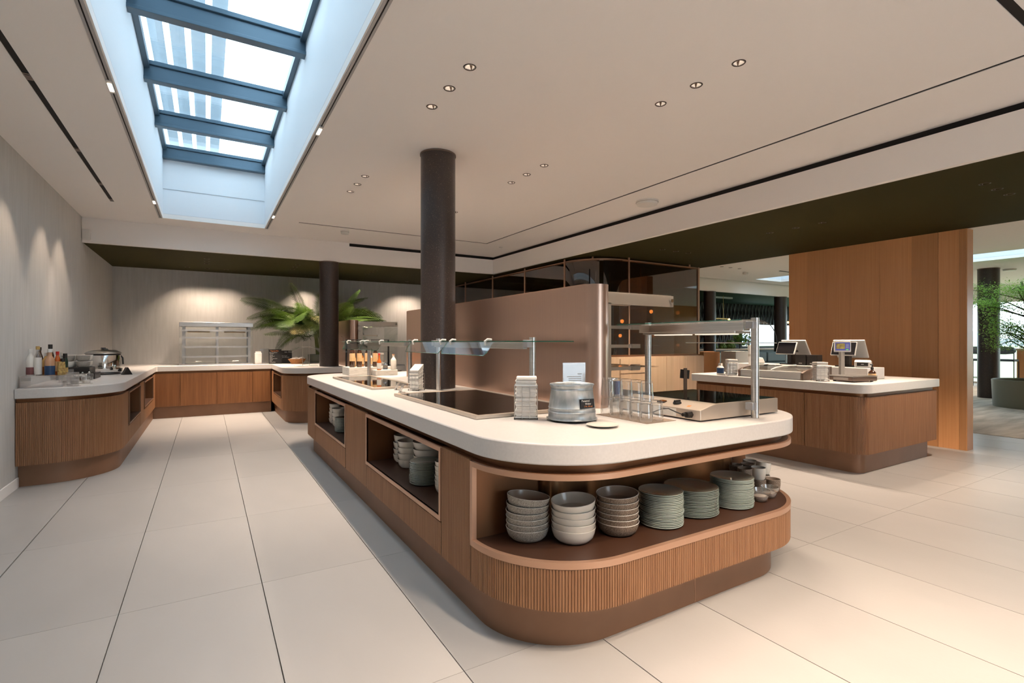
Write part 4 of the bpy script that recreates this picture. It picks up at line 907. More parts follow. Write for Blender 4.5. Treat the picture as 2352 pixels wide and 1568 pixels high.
bottle((-1.245, 6.11, zr), .030, .20, .012, 'honey', 'chrome', 'honey coloured bottle with amber base and steel spout', ((.005, .075, 'amber'),))
bottle((-1.205, 6.03, zr), .036, .235, .016, 'peach', 'white_plastic', 'rounded salmon and navy sauce bottle with white cap', ((.004, .085, 'navy_label'),), sh=.55)
bottle((-1.30, 6.15, zr), .026, .25, .013, 'amber_dark', 'black_plastic', 'dark vinegar bottle behind the oil bottle')
bottle((-1.235, 6.20, zr), .027, .275, .014, 'amber_dark', 'black_plastic', 'tall dark bottle with square black cap behind the salmon bottle', cap_h=.04)
bottle((-1.175, 6.15, zr), .022, .21, .011, 'orange_red', 'red', 'slim red sauce bottle behind the salmon bottle', ((.03, .12, 'cream_label'),))
bottle((-1.135, 6.22, zr), .022, .19, .014, 'green_dark', 'black_plastic', 'black capped dark green seasoning bottle', ((.0, .06, 'gold'),), cap_h=.05)
bottle((-1.135, 6.13, zr), .019, .145, .015, 'gold', 'black_plastic', 'small gold patterned seasoning bottle at the riser edge', cap_h=.03)
bottle((-1.17, 6.25, zr), .020, .20, .006, 'jar', 'jar', 'pointed clear glass cruet behind the seasonings')
bottle((-1.14, 6.045, zr), .018, .12, .012, 'gold', 'gold', 'short gold labelled seasoning jar at the riser front', cap_h=.02)
# clear card stands and glass condiment pots
for x, y, w, a, lb in ((-1.045, 6.02, .10, -20, 'clear acrylic card stand before the riser'), (-1.20, 6.62, .12, -10, 'clear acrylic card stand behind the rear pots')):
    c = thing('card_stand', lb, 'card stand', (x, y, WT), R(a)); MB().box(-w / 2, w / 2, -.002, .002, .0005, .13).build('pane', 'acrylic', c); MB().box(-w / 2, w / 2, -.03, .03, .0004, .004).build('foot', 'acrylic', c)
def pot(x, y, fill, lb, lid=True):
    t = thing('condiment_pot', lb, 'pot', (x, y, WT + .0095), group='glass condiment pots')
    MB().lathe([(.001, 0), (.030, 0), (.032, .004), (.036, .05), (.034, .055)], 18, cap=False).build('glass', 'jar', t, smooth=True); MB().lathe([(.001, .003), (.024, .003), (.028, .032), (.001, .034)], 16, cap=False).build('filling', fill, t, smooth=True)
    l = MB().lathe([(.036, .0555), (.034, .064), (.014, .070), (.001, .071)], 18, cap=False).build('lid', 'jar', t, smooth=True); MB().sphere((0, 0, .079), .009, 10, 6).build('knob', 'chrome', l, smooth=True)
for k, (x, y, lb) in enumerate(((-1.03, 6.235, 'square white dish under the near condiment pots'), (-1.065, 6.73, 'square white dish under the rear condiment pots'))):
    d = MB().prism(rrect(-.085, .085, -.055, .055, .012, 4), .0004, .009).build('pot_dish', 'bowl_white', loc=(x, y, WT), rz=R(35 if k == 0 else 60)); tag(d, lb, 'dish')
pot(-1.068, 6.215, 'bark', 'glass pot of dark seeds on the near dish'); pot(-.988, 6.255, 'paper', 'glass pot of white salt on the near dish')
pot(-1.085, 6.69, 'bark', 'glass pot of brown pepper on the rear dish'); pot(-1.045, 6.77, 'bark', 'glass pot of brown spice at the end of the rear dish')
# dark tray boxes carrying the soup bowls
tb = thing('tray_box', 'dark stepped display box carrying the soup bowls', 'box', (-1.2, 7.2, WT)); o = tuple(tb.location)
MB(o).box(-1.36, -1.04, 7.05, 7.40, WT + .0005, .925).build('lower_box', 'black_plastic', tb, bev=.004); MB(o).box(-1.37, -1.09, 7.08, 7.42, .9255, .985).build('upper_box', 'black_plastic', tb, bev=.004); MB(o).box(-1.30, -1.12, 7.046, 7.0495, .895, .915).build('label_strip', 'white_plastic', tb)
zt_ = .986
def soup(x, y, mm, lb, up=0):
    A = bowl_mesh(.062, .066, mm); b = bpy.data.objects.new('soup_bowl', A[0]); col.objects.link(b); b.location = (x, y, zt_ + up); tag(b, lb, 'bowl', 'soup bowls on the dark box')
    for nm, me in (('inside', A[1]), ('rim', A[2])): q = bpy.data.objects.new(nm, me); col.objects.link(q); q.parent = b
soup(-1.285, 7.16, 'bowl_white', 'lower white soup bowl nearest the bottles'); soup(-1.285, 7.16, 'bowl_grey', 'upper grey soup bowl nearest the bottles', .067)
soup(-1.155, 7.16, 'bowl_grey', 'lower grey soup bowl in front'); soup(-1.155, 7.16, 'bowl_grey', 'upper grey soup bowl in front', .067)
soup(-1.155, 7.31, 'bowl_white', 'lower white soup bowl beside the kettle'); soup(-1.155, 7.31, 'bowl_white', 'upper white soup bowl beside the kettle', .067)
soup(-1.29, 7.31, 'bowl_white', 'lower white soup bowl in the rear corner'); soup(-1.29, 7.31, 'bowl_white', 'upper white soup bowl in the rear corner', .067)
# soup kettle
kt = thing('soup_kettle', 'round polished steel soup kettle with black lid knob', 'soup kettle', (-1.10, 8.02, WT + .0005))
MB().lathe([(.001, 0), (.17, 0), (.175, .012), (.165, .022), (.001, .022)], 40, cap=False).build('foot_ring', 'black_plastic', kt, smooth=True)
MB().lathe([(.12, .022), (.16, .03), (.172, .06), (.172, .085), (.166, .09), (.166, .095), (.172, .10), (.172, .235), (.168, .24)], 48, cap=False).build('body', 'chrome', kt, smooth=True)
MB().lathe([(.172, .24), (.176, .246), (.17, .256)], 40, cap=False).build('collar', 'black_plastic', kt, smooth=True)
ld = MB().lathe([(.182, .256), (.182, .264), (.165, .280), (.12, .300), (.001, .306)], 48, cap=False).build('lid', 'steel', kt, smooth=True)
MB().cyl((0, 0, .306), .01, .012, 12).cyl((0, 0, .318), .028, .014, 18, .022).build('lid_knob', 'black_plastic', ld, smooth=True); MB().tube([(-.05, .13, .285), (-.03, .12, .312), (.02, .12, .312), (.04, .13, .288)], .007, 8).build('hinge', 'black_plastic', ld, smooth=True)
MB().box(.155, .185, -.05, .05, .03, .075).build('control_box', 'black_plastic', kt, bev=.006); MB().tube([(.15, .06, .25), (.185, .05, .20), (.19, .045, .12)], .008, 8).build('ladle_handle', 'black_plastic', kt, smooth=True)
tc = MB().extr([(-.05, 0, 0), (.05, 0, 0), (.004, 0, .09), (-.004, 0, .09)], (0, -.035, 0), (0, .035, 0)).build('tent_card', 'black_plastic', loc=(-.845, 7.80, WT + .0005), rz=R(25)); tag(tc, 'small black tent card beside the soup kettle', 'card')
# white folded napkins in the left niche
nc = MB()
for k in range(7): nc.hexa([(-.08, -.06 + k * .004, k * .03), (.05, -.06, k * .03), (.05, .06, k * .03), (-.08, .06, k * .03), (-.08, -.055, k * .03 + .026), (.05, -.055 + k * .003, k * .03 + .026), (.05, .06, k * .03 + .026), (-.08, .06, k * .03 + .026)])
nc = nc.build('napkin_pile', 'paper', loc=(-.86, 9.0, Z_N0 + .001), kind='stuff'); tag(nc, 'stack of folded cloth napkins in the far niche of the wall counter', 'napkins')

# ---- glass display cabinet on the back counter
dc = thing('display_cabinet', 'square glass display cabinet with steel top on the back counter', 'display cabinet', (.16, 10.6, WT)); o = tuple(dc.location)
x0, x1, y0, y1, zt = -.405, .725, 10.36, 10.86, 1.605
MB(o).box(x0, x1, y0, y1, zt - .075, zt).build('top', 'steel', dc, bev=.004); MB(o).box(x0, x1, y0, y1, WT + .0005, WT + .02).build('base', 'steel', dc)
for xx in (x0 + .04, (x0 + x1) / 2 - .02, x1 - .08):
    for yy in (y0 + .06, y1 - .03): MB(o).box(xx, xx + .04, yy, yy + .02, WT + .02, zt - .075).build('upright', 'alu_grey', dc)
for z in (1.00, 1.17, 1.33, 1.46):
    s = MB(o).box(x0 + .03, x1 - .03, y0 + .03, y1 - .02, z, z + .008).build('shelf', 'case_glass', dc); MB(o).box(x0 + .03, x1 - .03, y0 + .018, y0 + .03, z - .012, z + .018).build('price_rail', 'alu_grey', s)
for a, b in ((x0 + .01, (x0 + x1) / 2 - .012), ((x0 + x1) / 2 + .012, x1 - .01)):
    p = MB(o).box(a, b, y0, y0 + .005, WT + .02, zt - .075).build('front_pane', 'case_glass', dc); q = (a + b) / 2
    MB(o).tube([(q - .05, y0, WT + .045), (q - .045, y0 - .018, WT + .06), (q + .045, y0 - .018, WT + .06), (q + .05, y0, WT + .045)], .006, 6).build('handle', 'white_plastic', p)
    MB(o).box(a + .1, b - .1, y0 + .3, y0 + .305, 1.43, 1.46).build('back_notice', 'cream_label', p)
MB(o).box(x0, x0 + .005, y0, y1, WT + .02, zt - .075).build('side_pane', 'case_glass', dc); MB(o).box(x1 - .005, x1, y0, y1, WT + .02, zt - .075).build('side_pane', 'case_glass', dc); MB(o).box(x0, x1, y1 - .006, y1, WT + .02, zt - .075).build('rear_pane', 'case_glass', dc)
# low green glass upstand, chalk boards, basket, cloche
gp = MB((.98, 10.85, WT)).box(.86, 1.02, 10.70, 10.708, WT + .0005, 1.13).build('glass_upstand', 'acrylic', loc=(.98, 10.85, WT)); tag(gp, 'low frosted glass panel behind the napkin dispenser', 'panel')
def board(x, y, w, h, rz, lb, lines, title):
    t = thing('chalk_board', lb, 'chalkboard', (x, y, WT + .0005), rz); b = MB().box(-w / 2, w / 2, -.004, .004, 0, h).build('board', 'slate', t); b.rotation_euler = (R(-8), 0, 0); MB().box(-w / 2 + .02, w / 2 - .02, .02, .05, 0, .01).build('foot', 'white_plastic', t)
    text(title, .03, b, (-.01, -.0046, h - .03), (R(90), 0, 0), 'chalk_orange' if len(lines) > 4 else 'chalk')
    for k, (s, z) in enumerate(lines): text(s, .02, b, (-w / 2 + .015, -.0046, z), (R(90), 0, 0), 'chalk', align='LEFT')
board(1.075, 10.20, .215, .265, 0, 'tall chalk board with a list of lines before the palm', [('Brot und Butter', .205), ('Tomaten', .185), ('Oliven', .16), ('Salat Bowl', .138), ('Suppe', .116), ('Gemuese frisch', .094), ('Quark', .072), ('Nuss', .05), ('Honig Milch', .028)], 'Tagesbuffet')
board(1.275, 10.27, .19, .24, 0, 'chalk board with two words beside the bread basket', [('Bitte fragen', .14), ('nach Allergenen', .115), ('!', .09)], 'Info')
bs = thing('bread_basket', 'boat shaped wicker basket with a folded cloth on the rear counter', 'basket', (1.42, 10.02, WT + .0005), R(-20))
MB().lathe([(.001, 0), (.10, 0), (.105, .01), (.155, .085), (.16, .09), (.15, .088), (.098, .014), (.001, .01)], 28, cap=False).build('shell', 'wicker', bs, smooth=True)
bs.scale = (1, .62, 1); cl_ = MB()
for k in range(6): cl_.sphere((-.09 + k * .036, .01 * (-1) ** k, .075 + .012 * (k % 3)), .045, 10, 6, 1, 1, .55)
cl_.build('cloth', 'napkin_cloth', bs, smooth=True)
ch = thing('cake_cloche', 'clear arched cover on two slim rods beside the rear column', 'cover', (1.42, 9.03, WT + .0005), R(10))
MB().box(-.17, .17, -.09, .09, 0, .008).build('tray', 'white_plastic', ch); 
for x in (-.055, .055): MB().cyl((x, 0, .008), .005, .42, 10).build('rod', 'steel', ch)
av = [(.26 * math.sin(R(a)), .20 + .12 * math.cos(R(a))) for a in range(-80, 81, 10)]
m_ = MB(); n = len(av); m_.add([(x, y, z) for y in (-.12, .12) for x, z in av], [(i, i + 1, n + i + 1, n + i) for i in range(n - 1)]); dm = m_.build('dome', 'clear', ch, smooth=True)
for y in (-.12, .12): MB().tube([(x, y, z) for x, z in av], .003, 5).build('dome_edge', 'acrylic', dm)

# ---- riser with bottles at the far end of the island
rb = thing('stone_riser', 'pale stone look step carrying bottles at the far end of the island', 'riser', (1.9, 6.2, WT)); o = tuple(rb.location)
MB(o).box(1.45, 1.98, 6.17, 6.52, WT + .0005, .955).build('tall_step', 'riser_stone', rb, bev=.004); MB(o).box(1.72, 1.985, 5.99, 6.165, WT + .0005, .925).build('low_step', 'riser_stone', rb, bev=.004)
for k, (x, y, r) in enumerate(((1.505, 6.25, .032), (1.595, 6.26, .030), (1.70, 6.30, .030), (1.785, 6.25, .029))):
    bottle((x, y, .955), r, .215 - .006 * k, .017, 'amber_dark', 'black_plastic', '%s dark vinegar bottle with long cream label on the tall step' % ('leftmost', 'second', 'third', 'fourth')[k], ((.075 - .004 * k, .17, 'cream_label'),), group='labelled bottles on the tall step', sh=.80, cap_h=.02)
for k, (x, y) in enumerate(((1.55, 6.36), (1.66, 6.40), (1.76, 6.38))): bottle((x, y, .955), .026, .17, .012, ('honey', 'amber', 'white_plastic')[k], 'black_plastic', '%s bottle in the second row on the tall step' % ('honey coloured', 'amber', 'pale')[k], ((.03, .11, 'cream_label'),))
bottle((1.87, 6.30, .955), .036, .165, .03, 'jar', 'grey_plastic', 'wide clear canister on the tall step', sh=.85, cap_h=.015)
bottle((1.775, 6.05, .925), .026, .20, .011, 'orange_red', 'red', 'red hot sauce bottle with white label on the low step', ((.015, .085, 'white_plastic'),), cap_h=.022, sh=.48)
bottle((1.875, 6.13, .925), .028, .11, .006, 'blue_grey', 'chrome', 'small grey glass bottle with pump on the low step', ((.02, .055, 'ink'),), cap_h=.02, sh=.5)
bottle((1.945, 6.03, .925), .034, .19, .013, 'bowl_white', 'peach', 'white ceramic liqueur bottle with short neck beside the steel post', (), cap_h=.015, sh=.6)
# black framed guard on the rear counter
bg_ = thing('black_guard', 'black framed glass guard on the front edge of the rear counter', 'sneeze guard', (2.2, 8.5, WT)); o = tuple(bg_.location)
for x in (1.93 - .0, 2.62): MB(o).box(x - .012, x + .012, 8.385, 8.409, WT + .0005, 1.30).build('post', 'black_plastic', bg_)
MB(o).box(1.93, 2.62, 8.39, 8.405, 1.288, 1.30).box(1.93, 2.62, 8.39, 8.405, 1.235, 1.245).build('rail', 'black_plastic', bg_)
MB(o).box(1.86, 2.70, 8.33, 8.336, 1.10, 1.30).build('front_glass', 'clear', bg_); MB(o).box(1.86, 2.70, 8.338, 8.41, 1.342, 1.348).build('top_glass', 'clear', bg_)
MB(o).tube([(1.85, 8.41, 1.345), (1.86, 8.333, 1.345), (1.90, 8.333, 1.10), (2.70, 8.333, 1.10)], .003, 5).build('glass_edge', 'acrylic', bg_)

# ---- palm behind the rear counter
def frond_mesh(L, n, wid, droop, m, seed):
    rn = random.Random(seed); mb = MB(); P = []
    for i in range(n + 1):
        s = i / n; P.append(Vector((L * (s - .12 * droop * s * s), 0, L * (.55 * s - droop * s * s))))
    mb.tube([tuple(p) for p in P[::2]], [.007 * (1 - .8 * k / (n / 2)) for k in range(len(P[::2]))], 5)
    for i in range(int(n * .22), n):
        s = i / n; T = (P[i + 1] - P[i - 1]).normalized() if i < n else (P[i] - P[i - 1]).normalized()
        ll = wid * (math.sin(math.pi * (.12 + .86 * s)) ** .7) * rn.uniform(.9, 1.08)
        for sg in (1, -1):
            d = (T * .55 + Vector((0, sg, 0)) + Vector((0, 0, .22 - .25 * s))).normalized(); tip = P[i] + d * ll + Vector((0, 0, -ll * ll * .75)); mid = P[i] + d * ll * .5 + Vector((0, 0, -ll * ll * .10))
            w = T * (.0065 + .003 * math.sin(math.pi * s)); k = len(mb.v)
            mb.v += [tuple(P[i] - w * .5), tuple(P[i] + w * .5), tuple(mid + w), tuple(mid - w), tuple(tip)]; mb.f += [(k, k + 1, k + 2, k + 3), (k + 3, k + 2, k + 4)]
    return mb.mesh('frond', m)
pm = thing('palm', 'large bushy palm with arching fronds behind the rear column', 'palm', (1.86, 10.42, WT))
V = [frond_mesh(.95, 40, .27, .55, 'palm_leaf', 1), frond_mesh(1.05, 42, .30, .35, 'palm_leaf', 2), frond_mesh(.85, 36, .26, .75, 'palm_leaf', 3), frond_mesh(1.15, 44, .28, .22, 'palm_leaf', 4)]
VP = frond_mesh(.75, 28, .30, .8, 'palm_pale', 5)
MB().lathe([(.17, .001), (.19, .15), (.185, .16), (.001, .155)], 24).build('pot', 'planter', pm, smooth=True)
rn = random.Random(11)
spec = []
for k in range(12): spec.append((k * 30 + rn.uniform(-12, 12), rn.uniform(50, 72), rn.uniform(.30, .60), k % 4, rn.uniform(.75, 1.0)))
for k in range(26): spec.append((k * 13.9 + rn.uniform(-8, 8), rn.uniform(22, 48), rn.uniform(.30, .70), (k + 1) % 3, rn.uniform(.8, 1.08)))
for k in range(26): spec.append((k * 13.9 + rn.uniform(-8, 8), rn.uniform(2, 24), rn.uniform(.35, .85), (k * 2) % 3, rn.uniform(.72, 1.0)))
for k in range(14): spec.append(((180 if k % 2 else 0) + rn.uniform(-38, 30), rn.uniform(-4, 52), rn.uniform(.3, .75), k % 3, rn.uniform(.78, .92) if k % 2 else rn.uniform(.95, 1.18)))
for k in range(9): spec.append((-95 + rn.uniform(-60, 60), rn.uniform(0, 40), rn.uniform(.25, .7), 2, rn.uniform(.6, .8)))
for az, el, zb, v, sc in spec:
    a = math.radians(az)
    if math.sin(a) > 0: sc *= (1 - .55 * math.sin(a))          # the wall is close behind
    if math.sin(a) < -.3: sc *= .82
    bx = .30 * math.cos(a) * rn.uniform(.2, 1.1); f = bpy.data.objects.new('frond', V[v]); col.objects.link(f); f.parent = pm; sc *= 1.15; f.scale = (sc, sc * 1.05, sc)
    f.rotation_euler = (rn.uniform(-.7, .7), -R(el - 22), a); f.location = (bx, .05 * math.sin(a), .12 + zb)
for az, el, sc, z in ((-118, 30, 1.0, .40), (-100, 18, .9, .5), (-72, 25, .85, .6), (-140, 14, .8, .45)):
    f = bpy.data.objects.new('frond', VP if az in (-118, -72) else V[2]); col.objects.link(f); f.parent = pm; f.scale = (sc,) * 3; f.rotation_euler = (0, -R(el - 20), R(az)); f.location = (-.15, -.05, .2 + z)
for k in range(8):
    a = k * .8; MB().tube([(.03 * math.cos(a), .03 * math.sin(a), .15), (.06 * math.cos(a), .06 * math.sin(a), .45), (.10 * math.cos(a), .10 * math.sin(a) * .6, .75 + .05 * (k % 3))], [.014, .010, .007], 6).build('stem', 'palm_stem', pm, smooth=True)

# ================================================================== CASH COUNTER
fz = thing('ice_cream_chest', 'low ice cream chest with curved glass lids let into the cash counter', 'freezer', (5.62, 3.35, WT)); o = tuple(fz.location)
x0, x1, y0, y1 = 5.37, 5.93, 2.99, 3.755
MB(o).box(x0, x0 + .035, y0 + .03, y1 - .03, WT + .0005, .945).build('front_rail', 'white_plastic', fz, bev=.006); MB(o).box(x1 - .035, x1, y0 + .03, y1 - .03, WT + .0005, .985).build('rear_rail', 'white_plastic', fz, bev=.006)
for ya, yb in ((y0, y0 + .03), (y1 - .03, y1)): MB(o).extr([(x0 - .005, 0, WT + .0005), (x1, 0, WT + .0005), (x1, 0, .99), (x0 + .25, 0, .985), (x0 + .06, 0, .96), (x0 - .005, 0, .935)], (0, ya, 0), (0, yb, 0)).build('end_cap', 'steel_dark', fz, bev=.004)
ym = (y0 + y1) / 2
for a, b in ((y0 + .03, ym), (ym, y1 - .03)):
    pv = [(x0 + .03, .945), (x0 + .12, .966), (x0 + .28, .982), (x1 - .03, .986)]; n = 4
    MB(o).add([(x, y, z) for y in (a, b) for x, z in pv], [(i, i + 1, n + i + 1, n + i) for i in range(n - 1)]).build('glass_lid', 'case_glass', fz, smooth=True)
MB(o).tube([(x, ym, z + .004) for x, z in pv], .009, 8).build('lid_bar', 'white_plastic', fz, smooth=True)
MB(o).box(x0 + .035, x1 - .035, y0 + .03, y1 - .03, WT + .0005, WT + .008).build('tub_floor', 'grey_plastic', fz)
for k in range(3): MB(o).box(x0 + .08, x1 - .1, y0 + .08 + k * .25, y0 + .25 + k * .25, WT + .009, WT + .035).build('tub', 'white_plastic', fz)
sb = bottle((5.40, 4.02, WT), .042, .14, .02, 'white_plastic', 'white_plastic', 'white cleaner bottle with blue label at the end of the cash counter', ((.02, .085, 'navy_label'),), name='spray_bottle')
def till(x, y, rz, lb):
    t = thing('till', lb, 'till', (x, y, .9855), rz)
    MB().box(-.10, .10, -.09, .09, 0, .012).build('base', 'black_plastic', t, bev=.003); MB().box(-.04, .04, -.03, .03, .012, .17).build('stem', 'black_plastic', t, bev=.004)
    s = MB().box(-.011, .011, -.16, .16, 0, .23).build('operator_screen', 'white_plastic', t, loc=(.145, 0, .10), bev=.006); s.rotation_euler = (0, R(-30), 0); MB().box(.0112, .0122, -.15, .15, .01, .22).build('display', 'screen', s)
    c = MB().box(-.011, .011, -.125, .125, 0, .16).build('customer_screen', 'white_plastic', t, loc=(-.12, 0, .125), bev=.006); c.rotation_euler = (0, R(22), 0); MB().box(-.0122, -.0112, -.118, .118, .007, .153).build('display', 'screen', c)
    MB().box(-.10, .11, -.02, .02, .15, .175).build('arm', 'black_plastic', t)
    MB().box(-.02, .02, -.025, .025, .12, .16).build('hinge', 'black_plastic', t); return t
till(6.20, 3.60, R(-6), 'till with black customer screen beside the receipt boxes'); till(6.20, 2.96, R(4), 'till with tilted screens behind the scale')
def terminal(x, y, rz, lb):
    t = thing('card_terminal', lb, 'card terminal', (x, y, .9855), rz)
    MB().extr([(-.05, 0, 0), (.07, 0, 0), (.075, 0, .02), (.04, 0, .075), (-.035, 0, .085), (-.055, 0, .06)], (0, -.075, 0), (0, .075, 0)).build('body', 'white_plastic', t, bev=.012); MB().extr([(-.0565, 0, .018), (-.058, 0, .055), (-.0525, 0, .056), (-.0505, 0, .018)], (0, -.05, 0), (0, .05, 0)).build('front_panel', 'black_plastic', t); MB().box(-.0578, -.0572, -.012, .012, .034, .040).build('emblem', 'white_plastic', t)
terminal(6.06, 3.98, R(-10), 'white card terminal beside the far till'); terminal(6.10, 2.755, R(18), 'white card terminal at the near end of the raised block')
for k, y in enumerate((3.40, 3.27)):
    b = thing('receipt_printer', ('left' if k == 0 else 'right') + ' black cube receipt printer on the raised block', 'printer', (6.10, y, .9855)); MB().box(-.06, .06, -.06, .06, .004, .125).build('body', 'black_plastic', b, bev=.005); MB().box(-.061, -.0602, -.02, .02, .02, .03).build('badge', 'grey_plastic', b); MB().box(-.05, .05, -.05, .05, 0, .004).build('foot', 'black_plastic', b)
dp = thing('pole_display', 'white pole scanner stand behind the ice cream chest', 'scanner', (5.90, 3.96, WT + .0005)); MB().cyl((0, 0, 0), .05, .01, 18).build('base', 'white_plastic', dp); MB().cyl((0, 0, .01), .016, .24, 14).build('pole', 'white_plastic', dp, smooth=True); MB().cyl((0, 0, .22), .02, .03, 12).build('clamp', 'grey_plastic', dp); MB().lathe([(.001, .25), (.018, .25), (.027, .34), (.027, .36), (.001, .36)], 14, cap=False).build('head', 'white_plastic', dp, smooth=True)
sl_ = thing('counter_scale', 'flat weighing scale with a display on a grey post', 'scale', (5.68, 2.66, WT + .0005), R(-12))
MB().box(-.17, .17, -.13, .13, .01, .05).build('body', 'steel_dark', sl_, bev=.006); MB().box(-.172, .172, -.132, .132, .051, .062).build('pan', 'steel', sl_, bev=.004); MB().box(-.1715, -.1702, -.08, .08, .018, .045).build('key_strip', 'grey_plastic', sl_)
for sx in (-.13, .13):
    for sy in (-.1, .1): MB().cyl((sx, sy, 0), .014, .011, 10).build('foot', 'black_plastic', sl_)
MB().box(.02, .075, .145, .175, 0, .30).build('post', 'grey_plastic', sl_, bev=.004)
hd = MB().box(-.075, .075, -.014, .014, 0, .115).build('display_head', 'white_plastic', sl_, loc=(.045, .15, .295), rz=R(-42), bev=.005); MB().box(-.066, .066, -.0152, -.0143, .018, .102).build('display', 'lcd', hd)
MB().box(-.058, .02, -.0156, -.0152, .034, .092).build('picture', 'lcd_photo', hd); MB().box(.03, .052, -.0156, -.0152, .022, .032).build('green_key', 'lcd_green', hd)
for k in range(4): MB().box(.028, .055, -.0156, -.0152, .045 + k * .012, .049 + k * .012).build('text_line', 'white_plastic', hd)
pb = bottle((5.99 - .08, 2.585, WT), .034, .14, .012, 'amber_dark', 'black_plastic', 'brown glass pump bottle with cream label beside the scale', ((.012, .075, 'cream_label'),), name='soap_bottle', sh=.6, cap_h=.02)
MB().cyl((0, 0, .14), .005, .025, 8).box(-.035, .008, -.006, .006, .165, .174).build('pump', 'black_plastic', pb)

# ================================================================== FAR ROOM
wd = MB((9.0, 6.9, 0)).box(8.55, 9.05, 6.75, 7.1, 0.002, 1.06).build('oak_partition', 'oak_wall', loc=(9.0, 6.9, 0)); tag(wd, 'oak clad half wall beside the smoked glass', 'partition')
wbx = MB((9.3, 6.6, 0)).box(9.02, 9.50, 6.36, 6.70, .005, 1.07).build('white_cabinet', 'white_plastic', loc=(9.3, 6.6, 0)); tag(wbx, 'plain white cabinet beyond the cash counter', 'cabinet')
lg = thing('planter_ledge', 'oak topped planter ledge before the lattice wall', 'planter', (13, 9.4, 0)); o = tuple(lg.location)
MB(o).box(9.8, 16.0, 9.2, 9.65, .005, 1.02).build('box', 'booth', lg); MB(o).box(9.75, 16.05, 9.15, 9.70, 1.02, 1.06).build('top', 'oak_pale', lg)
bo = thing('booth_bench', 'grey green tufted booth bench before the planter ledge', 'bench', (12.2, 8.2, 0)); o = tuple(bo.location)
MB(o).box(10.2, 13.6, 7.6, 8.2, .02, .45).build('seat', 'booth', bo, bev=.03); 
for k in range(4):
    for j in range(2): MB(o).box(10.22 + k * .85, 11.03 + k * .85, 8.05, 8.2, .46 + j * .27, .72 + j * .27).build('back_cushion', 'booth', bo, bev=.03)
ch_ = thing('lounge_chair', 'blue grey lounge chair beyond the ice cream chest', 'chair', (10.9, 5.9, 0)); MB().box(-.3, .3, -.3, .3, .40, .5).build('seat', 'blue_grey', ch_, bev=.04); MB().box(.22, .34, -.3, .3, .45, 1.02).build('backrest', 'blue_grey', ch_, bev=.05)
for sx in (-.25, .25):
    for sy in (-.25, .25): MB().cyl((sx, sy, .004), .015, .42, 8).build('leg', 'black_plastic', ch_)
# plants on the ledge
for k, (x, r, m, lb) in enumerate(((12.35, .12, 'succulent', 'round yellow green succulent nearest the dark column'), (12.75, .11, 'succulent', 'second round green succulent on the ledge'), (13.1, .16, 'succulent', 'largest round succulent on the ledge'))):
    p = thing('succulent', lb, 'plant', (x, 9.42, 1.066)); 
    for j in range(3):
        for q in range(9 - 2 * j):
            a = q * 2 * math.pi / (9 - 2 * j) + j * .3; MB().sphere((r * .62 * math.cos(a) * (1 - .25 * j), r * .62 * math.sin(a) * (1 - .25 * j), r * (.35 + .4 * j)), r * .42, 8, 5, 1, 1, .9).build('leaf', m, p, smooth=True)
def bush(x, y, z, rx, rzz, n, ls, m, lb, seed, name='ledge_plant'):
    rn = random.Random(seed); mb = MB(); t = thing(name, lb, 'plant', (x, y, z))
    for k in range(n):
        a = rn.uniform(0, 6.283); e = rn.uniform(-.2, 1.4); rr = rn.uniform(.3, 1); c = Vector((rx * rr * math.cos(a) * math.cos(e), rx * rr * math.sin(a) * math.cos(e), rzz * (.15 + .85 * rr * max(0, math.sin(e)) + .1)))
        d = Vector((rn.uniform(-1, 1), rn.uniform(-1, 1), rn.uniform(-.6, .8))).normalized(); u = d.cross(Vector((0, 0, 1))).normalized(); l = ls * rn.uniform(.6, 1.2); i = len(mb.v)
        mb.v += [tuple(c - d * l), tuple(c + u * l * .4), tuple(c + d * l), tuple(c - u * l * .4)]; mb.f.append((i, i + 1, i + 2, i + 3))
    mb.build('foliage', m, t, kind='stuff'); MB().tube([(0, 0, 0), (0, 0, rzz * .5)], .015, 6).build('stem', 'bark', t); return t
bush(13.55, 9.42, 1.06, .33, .55, 260, .09, 'tree_leaf', 'leafy green bush in the middle of the planter ledge', 3)
bush(12.2, 9.5, 1.06, .3, .6, 240, .05, 'dry_plant', 'dry beige twig plant behind the succulents', 4, 'dry_plant')
bush(14.1, 9.5, 1.06, .22, .4, 160, .05, 'dry_plant', 'dry beige twig plant beside the leafy bush', 5, 'dry_plant')
# bar pendants
def bar_pendant(x, y, z, lb, w=.7):
    t = thing('bar_pendant', lb, 'pendant lamp', (x, y, z))
    MB().tube([(-w * .3, 0, 0), (-w * .3, 0, ZS - z if y > FY else ZC - z)], .006, 5).tube([(w * .2, 0, -.2), (w * .2, 0, ZS - z if y > FY else ZC - z)], .006, 5).build('hanger', 'brass', t)
    MB().box(-w / 2, w / 2, -.012, .012, -.012, .012).build('upper_bar', 'brass', t); MB().box(-w * .3, w * .55, -.012, .012, -.212, -.188).build('lower_bar', 'brass', t)
    for bx, bz in ((w / 2 + .05, -.02), (-w * .3 - .1, -.21)): MB().sphere((bx, 0, bz), .034, 12, 8).build('bulb', 'bulb', t, smooth=True)
bar_pendant(12.55, 9.35, 1.92, 'brass bar pendant with two glowing bulbs before the lattice wall'); bar_pendant(15.6, 9.4, 1.9, 'brass bar pendant with glowing bulbs behind the blue black column')
bar_pendant(6.52, 6.6, 1.83, 'brass bar pendant imitating a lamp reflected in the smoked glass enclosure'); bar_pendant(6.42, 7.3, 1.40, 'second brass bar pendant imitating a lamp reflected in the smoked glass')  # lamp reflections in the panes, imitated by pendants put behind the glass
